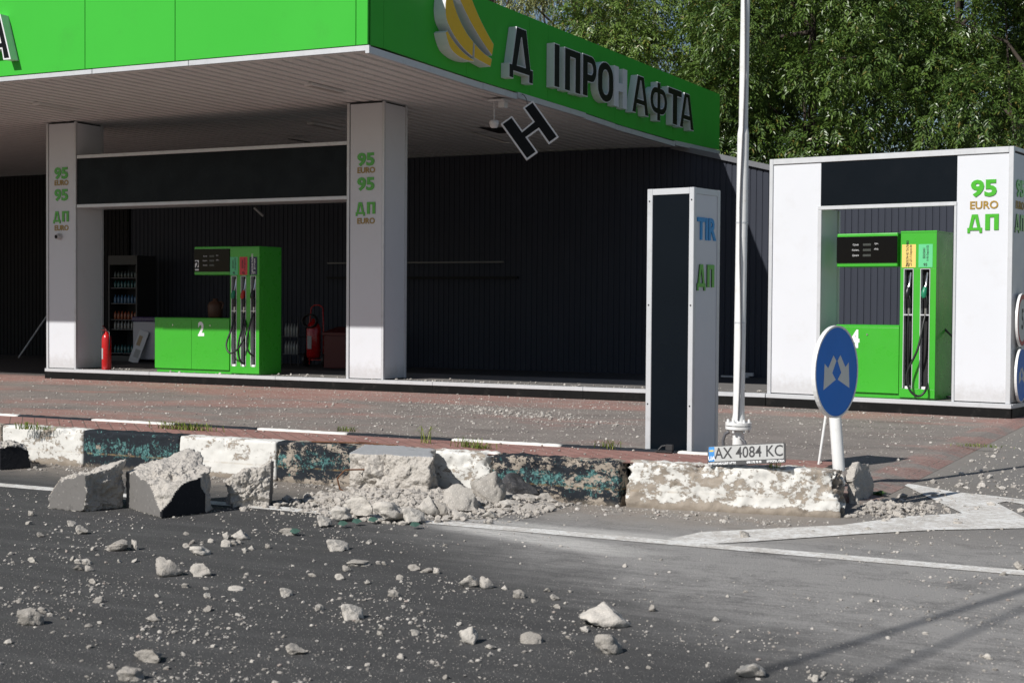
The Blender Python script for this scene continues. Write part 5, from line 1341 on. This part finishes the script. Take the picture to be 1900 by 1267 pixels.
# grit at the broken end
n = 900
e = G(1640, 945, 0); x = rg.normal(e.x, .17, n); y = rg.normal(e.y, .20, n); hz = np.maximum(0, .022*(1-((x-e.x)/.30)**2-((y-e.y)/.30)**2))
ok = ~((x < e.x-.14) & (y > 9.02)); x, y, hz = x[ok], y[ok], hz[ok]; n = len(x)
crumbs('gravel', np.stack([x, y, hz], 1), np.clip(.0050*(1+rg.pareto(1.8, n)), .004, .026), M_gravel, 7, 'crushed concrete gravel at the broken right end of the kerb')
# road
n = 15000; u = rg.uniform(-30, 1930, n); v = 905+375*rg.uniform(0, 1, n)**0.9
keep = rg.uniform(size=n) < np.where(u < 1150, 1.0, .55)*np.where((u > 830) & (u < 1560) & (v < 1075) & (v > 965), .20, 1.0); u, v = u[keep], v[keep]; n = len(u)
P = np.array([G(a, b, 0)[:] for a, b in zip(u, v)])
ok = (P[:, 1] < 8.95) | (P[:, 0] > -2.0); P = P[ok]; n = len(P)
clus = np.clip(.55+.85*vnoise(P*2.3, 3)+.3*vnoise(P*7, 5), .25, 1.4)
S = np.clip(.0019*(1+rg.pareto(1.9, n))*clus*1.25, .0014, .010)
crumbs('pebbles', P, S, M_pebble, 8, 'tiny concrete crumbs strewn over the asphalt')
# kerb foot
n = 1500; x = rg.uniform(-9.5, -2.3, n); y = 8.98-np.abs(rg.normal(0, .22, n))
crumbs('pebbles', np.stack([x, y, np.zeros(n)], 1), np.clip(.003*(1+rg.pareto(1.8, n)), .002, .018), M_pebble, 9, 'fine stone grit along the foot of the kerb')
# forecourt
n = 13000; x = rg.uniform(-19, -2.5, n); y = rg.uniform(10.0, 18.35, n)
dn = .35+.65*np.exp(-((x+8)/4.5)**2)+.4*np.exp(-((y-18.2)/.5)**2); keep = rg.uniform(size=n) < dn
x, y = x[keep], y[keep]; n = len(x)
crumbs('pebbles', np.stack([x, y, np.full(n, YZ)], 1), np.clip(.0038*(1+rg.pareto(2.2, n)), .0028, .018), M_pebble, 10, 'pale stone crumbs strewn over the forecourt paving')
n = 700; x = rg.normal(-7.9, .9, n); y = 15.6+.9*(x+7.9)*-.55+rg.normal(0, .35, n)
crumbs('pebbles', np.stack([x, y, np.full(n, YZ)], 1), np.clip(.005*(1+rg.pareto(2.0, n)), .004, .026), M_pebble, 12, 'drift of pale stone crumbs in the middle of the forecourt')
n = 420; x = rg.uniform(-18, -5.7, n); y = 18.42+np.abs(rg.normal(0, .35, n))
crumbs('pebbles', np.stack([x, y, np.full(n, PZ)], 1), np.clip(.005*(1+rg.pareto(1.8, n)), .004, .028), M_pebble, 13, 'stone crumbs on the pump island')
n = 500; x = rg.uniform(-9.5, -2.5, n); y = rg.uniform(9.2, 9.85, n)
crumbs('pebbles', np.stack([x, y, np.full(n, .289)], 1), np.clip(.0022*(1+rg.pareto(2, n)), .002, .012), M_pebble, 14, 'crumbs on the red pavers behind the kerb')
n = 900; P = np.array([G(a, b, 0)[:] for a, b in zip(rg.uniform(1640, 1930, n), 790+160*rg.uniform(size=n))])
P = P[P[:, 0] > -2.2]
crumbs('pebbles', P, np.clip(.005*(1+rg.pareto(1.9, len(P))), .003, .03), M_pebble, 15, 'stone crumbs on the road beside the forecourt')
# rusty bars sticking out of the broken kerb
m = MB(); a = [G(598, 819, .30), G(622, 824, .305), G(650, 830, .31), G(672, 822, .315), G(700, 829, .305), G(730, 830, .31)]; m.tube([Vector((p.x, 9.03+.02*i % .05, p.z+.01)) for i, p in enumerate(a)], .006, 6)
m.build('rusty_bar', M_rust, at=(-5.8, 9.05, .3), label='rusty reinforcing bar bent along the top of the chipped kerb', cat='reinforcing bar')
q = G(640, 925, 0); m = MB(); m.tube([(q.x+.12, q.y+.1, .20), (q.x+.0, q.y, .20), (q.x-.05, q.y-.02, .14), (q.x-.03, q.y-.02, .07), (q.x+.03, q.y, .03)], .006, 6)
m.build('rusty_bar', M_rust, at=(q.x, q.y, .0), label='rusty bar looping out of the left side of the upright broken block', cat='reinforcing bar')

# ------------------------------------------------------------------ weeds
t = NT('grass_blade'); geo = t.n.new('ShaderNodeNewGeometry')
t.color(t.mix(geo.outputs['Random Per Island'], (.09, .16, .02), (.28, .32, .07))); M_grass = t.set(.6, 0, .3)
def grass(u, v, z, n, w, h, seed, label, dry=False):
    p = G(u, v, z); rg = random.Random(seed); m = MB()
    for k in range(int(n*1.8)):
        x, y = p.x+rg.gauss(0, w), p.y+rg.gauss(0, .02); a = rg.uniform(0, 6.28); L = h*rg.uniform(.6, 1.5); b = rg.uniform(.5, 1.35)
        d = Vector((math.cos(a), math.sin(a)*.5, 0)); s = Vector((-d.y, d.x, 0)).normalized()*.0030
        q0 = Vector((x, y, z)); q1 = q0+d*L*b*.35+Vector((0, 0, L*.6)); q2 = q0+d*L*b+Vector((0, 0, L*max(.25, 1-.5*b)))
        m.add([q0-s, q0+s, q1+s*.8, q1-s*.8, q2], [(0, 1, 2, 3), (3, 2, 4)])
    return m.build('grass_tuft', M_grass, at=(p.x, p.y, z), label=label, cat='grass tuft', group='grass tufts growing from the red strip')
grass(50, 796, .29, 40, .06, .07, 1, 'small grass tuft on the red strip nearest the left edge')
grass(82, 797, .29, 18, .04, .04, 11, 'thin grass tuft just right of the leftmost tuft')
grass(345, 797, .29, 110, .16, .07, 2, 'long low grass tuft on the red strip, the widest one')
grass(640, 800, .29, 30, .05, .05, 3, 'small tuft beside the end of a white edging stone left of the middle')
grass(790, 822, .29, 9, .03, .16, 4, 'sparse tall stalks above the upright broken block')
grass(868, 829, .29, 34, .06, .08, 5, 'tuft on the strip above the leftover white kerb paint')
grass(893, 832, .29, 34, .04, .05, 6, 'tuft just right of the one above the leftover white paint')
grass(1127, 832, .29, 26, .05, .07, 7, 'reddish green tuft left of the price pillar')
grass(1440, 870, .29, 10, .03, .07, 8, 'thin stalks in front of the licence plate')
grass(1815, 829, YZ, 60, .12, .04, 9, 'flat weed tuft growing in the forecourt edge at the right')
pw = G(1628, 921, 0); rg_ = random.Random(3); m = MB()
for k in range(16):
    a = rg_.uniform(0, 6.28); L = rg_.uniform(.05, .09); d = Vector((math.cos(a), math.sin(a), rg_.uniform(.3, 1.0))).normalized(); s = d.cross(Vector((0, 0, 1))).normalized()*L*.38
    q0 = Vector((pw.x, pw.y, 0.0)); m.add([q0, q0+d*L*.5+s, q0+d*L+Vector((0, 0, -.01)), q0+d*L*.5-s], [(0, 1, 2, 3)])
m.build('leafy_weed', plain('weed_leaf', (.045, .10, .015), .5), at=(pw.x, pw.y, 0), label='broad leaved green weed at the broken end of the kerb', cat='weed')

# ------------------------------------------------------------------ trees behind the station
def leaf_mat(name, a, b, c):
    t = NT(name); geo = t.n.new('ShaderNodeNewGeometry'); rnd = geo.outputs['Random Per Island']
    col = t.mix(rnd, a, b); col = t.mix(t.step(rnd, .93, .97), col, c)
    n = t.noise(t.co(), .55, 3); col = t.mix(t.math('MULTIPLY', t.step(n, .35, .7), .45), col, tuple(x*1.35 for x in b))
    t.color(col); t.set(.36, 0, .5)
    tr = t.n.new('ShaderNodeBsdfTranslucent'); mx = t.n.new('ShaderNodeMixShader'); mx.inputs[0].default_value = .09
    t.l.new(t.mix(.5, col, (.12, .17, .02)), tr.inputs[0]); t.l.new(t.b.outputs[0], mx.inputs[1]); t.l.new(tr.outputs[0], mx.inputs[2])
    t.l.new(mx.outputs[0], t.n['Material Output'].inputs[0]); return t.m
M_leafA = leaf_mat('leaf_dark_green', (.026, .064, .012), (.112, .180, .034), (.16, .13, .03))
M_leafB = leaf_mat('leaf_olive', (.120, .150, .045), (.290, .300, .115), (.26, .19, .05))
M_leafC = leaf_mat('leaf_mid_green', (.055, .115, .020), (.165, .240, .048), (.22, .17, .04))
M_bark = plain('bark', (.055, .042, .032), .9, var=.35, scale=8, bump=.6)
def tree(name, base, H, crown, seed, mat, nspray, leaf, label, nclump=38, trunk=.22, clump_r=(.55, 1.15), fill=1.0):
    """crown: centre height, rx, ry, rz; leaf: (rachis, leaflets, leaflet length, width)"""
    rg = np.random.RandomState(seed); zc, rx, ry, rz = crown
    t_ = thing(name, (base[0], base[1], 0), label, 'tree', 'trees behind the filling station')
    D = rg.normal(size=(nclump, 3)); D /= np.linalg.norm(D, axis=1, keepdims=True)
    rad = rg.uniform(.45, 1.0, nclump)[:, None]**.6
    C = D*rad*np.array([rx, ry, rz])+np.array([base[0], base[1], zc]); CRd = rg.uniform(*clump_r, nclump)
    m = MB(); top = Vector((base[0]+rg.normal()*.3, base[1], zc+rz*.55))
    n_ = 7; tp_ = [Vector((base[0], base[1], -.1)).lerp(top, k/n_)+Vector((rg.normal()*.10, rg.normal()*.1, 0))*(k > 0) for k in range(n_+1)]
    m.tube(tp_, [trunk*(1-.82*k/n_) for k in range(n_+1)], 9); m.build('trunk', M_bark, t_)
    m = MB()
    for i in range(0, nclump, 3):
        e = Vector(C[i]); k = rg.randint(2, n_); s = tp_[k]
        if e.z < s.z-1: s = tp_[max(1, k-2)]
        mid = s.lerp(e, .5)+Vector((rg.normal()*.2, rg.normal()*.2, .25)); m.tube([s, mid, e], [trunk*.30, trunk*.17, trunk*.05], 6)
    m.build('limbs', M_bark, t_)
    Lr, nl, ll, lw = leaf; N = nspray
    w = CRd**2; ci = rg.choice(nclump, N, p=w/w.sum())
    d = rg.normal(size=(N, 3)); d /= np.linalg.norm(d, axis=1, keepdims=True)
    P = C[ci]+d*(CRd[ci]*rg.uniform(.25, 1.0, N)**.30)[:, None]*np.array([1, 1, .8])
    ax = d*.75+rg.normal(size=(N, 3))*.45+np.array([0, 0, -.35]); ax /= np.linalg.norm(ax, axis=1, keepdims=True)
    up = np.array([0, 0, 1.])+rg.normal(size=(N, 3))*.35
    sd = np.cross(ax, up); sd /= np.maximum(np.linalg.norm(sd, axis=1, keepdims=True), 1e-6); nr = np.cross(sd, ax)
    V = np.zeros((N, nl, 4, 3)); sz = rg.uniform(.7, 1.25, N)[:, None]
    for k in range(nl):
        s_ = (k+.6)/nl; sg_ = 1 if k % 2 else -1
        o = P+ax*(Lr*s_)*sz-np.array([0, 0, 1])*(Lr*.28*s_*s_)*sz
        ld = ax*.55+sd*sg_*.85+np.array([0, 0, -.30])+rg.normal(size=(N, 3))*.25
        if k == nl-1: ld = ax+np.array([0, 0, -.4])
        ld /= np.linalg.norm(ld, axis=1, keepdims=True); wd = np.cross(ld, nr); wd /= np.maximum(np.linalg.norm(wd, axis=1, keepdims=True), 1e-6)
        l = ll*rg.uniform(.75, 1.2, N)[:, None]*sz
        V[:, k, 0] = o; V[:, k, 1] = o+ld*l*.45+wd*lw*.5*sz+nr*l*.06; V[:, k, 2] = o+ld*l-np.array([0, 0, 1])*l*.12; V[:, k, 3] = o+ld*l*.45-wd*lw*.5*sz+nr*l*.06
    V = V.reshape(-1, 3); F = np.arange(len(V)).reshape(-1, 4)
    o = arr_mesh('crown', V-np.array([base[0], base[1], 0]), F, mat, parent=t_)
    return t_
LA = (.30, 9, .125, .042)
tree('broadleaf_tree', (-4.2, 34.5), 11, (6.6, 3.6, 2.6, 4.2), 1, M_leafA, 9500, LA, 'dense dark green tree behind the portal at the right edge')
tree('broadleaf_tree', (-9.4, 34.0), 11, (6.8, 3.4, 2.6, 4.2), 2, M_leafA, 9500, LA, 'dense dark green tree right of the lamp post, behind the roof edge')
tree('broadleaf_tree', (-13.6, 35.5), 11, (6.4, 2.6, 2.4, 3.9), 3, M_leafC, 7000, LA, 'mid green tree seen over the right end of the canopy')
tree('broadleaf_tree', (-0.6, 37), 12, (7.0, 3.5, 2.6, 4.6), 4, M_leafA, 8500, LA, 'dark tree just outside the right edge')
tree('broadleaf_tree', (-7.2, 40.5), 14, (9.6, 4.6, 2.6, 5.2), 5, M_leafA, 6000, (.5, 9, .23, .08), 'tall dark tree standing behind the front row at the right', clump_r=(.8, 1.5))
tree('broadleaf_tree', (-12.4, 41), 14, (8.6, 3.6, 2.4, 5.0), 6, M_leafA, 4600, (.5, 9, .23, .08), 'tall dark tree behind the mid green one')
LB = (.36, 10, .12, .035)
tree('olive_tree', (-17.4, 38.0), 13, (9.0, 2.7, 2.2, 3.9), 7, M_leafB, 5200, LB, 'olive green sunlit tree above the middle of the canopy edge', nclump=58, clump_r=(.4, .85))
tree('olive_tree', (-21.8, 41.0), 14, (10.6, 2.6, 2.2, 4.2), 8, M_leafB, 2000, LB, 'pale olive tree with sky showing through above the letters', nclump=40, clump_r=(.32, .65))
tree('olive_tree', (-25.8, 43.0), 15, (11.6, 2.8, 2.2, 3.6), 9, M_leafB, 1700, LB, 'olive tree leftmost above the canopy edge', nclump=38, clump_r=(.35, .75))
tree('broadleaf_tree', (-2.8, 45), 15, (10, 4.6, 2.6, 6), 10, M_leafA, 8000, (.55, 9, .26, .09), 'farthest dark tree high at the right')
m = MB(); m.cyl((-21.2, 37.0, 0), (-21.2, 37.0, 13.5), .12, .09, n=14); m.build('utility_pole', plain('dark_wood', (.03, .022, .018), .9), at=(-21.2, 37, 0), label='dark upright pole against the trees above the canopy edge', cat='utility pole')

# ------------------------------------------------------------------ overhead cables along the road: their shadows cross the near asphalt
for i, ((u0, v0), (u1, v1), lab) in enumerate((((1560, 1200), (1900, 1094), 'upper overhead cable along the road'), ((1640, 1245), (1900, 1128), 'lower overhead cable along the road'))):
    a, b = G(u0, v0), G(u1, v1); t_ = -6.2/SUN_DIR.z
    a2, b2 = a-SUN_DIR*t_, b-SUN_DIR*t_; dv = (b2-a2).normalized()
    m = MB(); m.tube([a2-dv*25, a2, b2, b2+dv*25], .022 if i == 0 else .016, 6)
    m.build('overhead_cable', M_rubber, at=tuple(a2), label=lab, cat='cable')
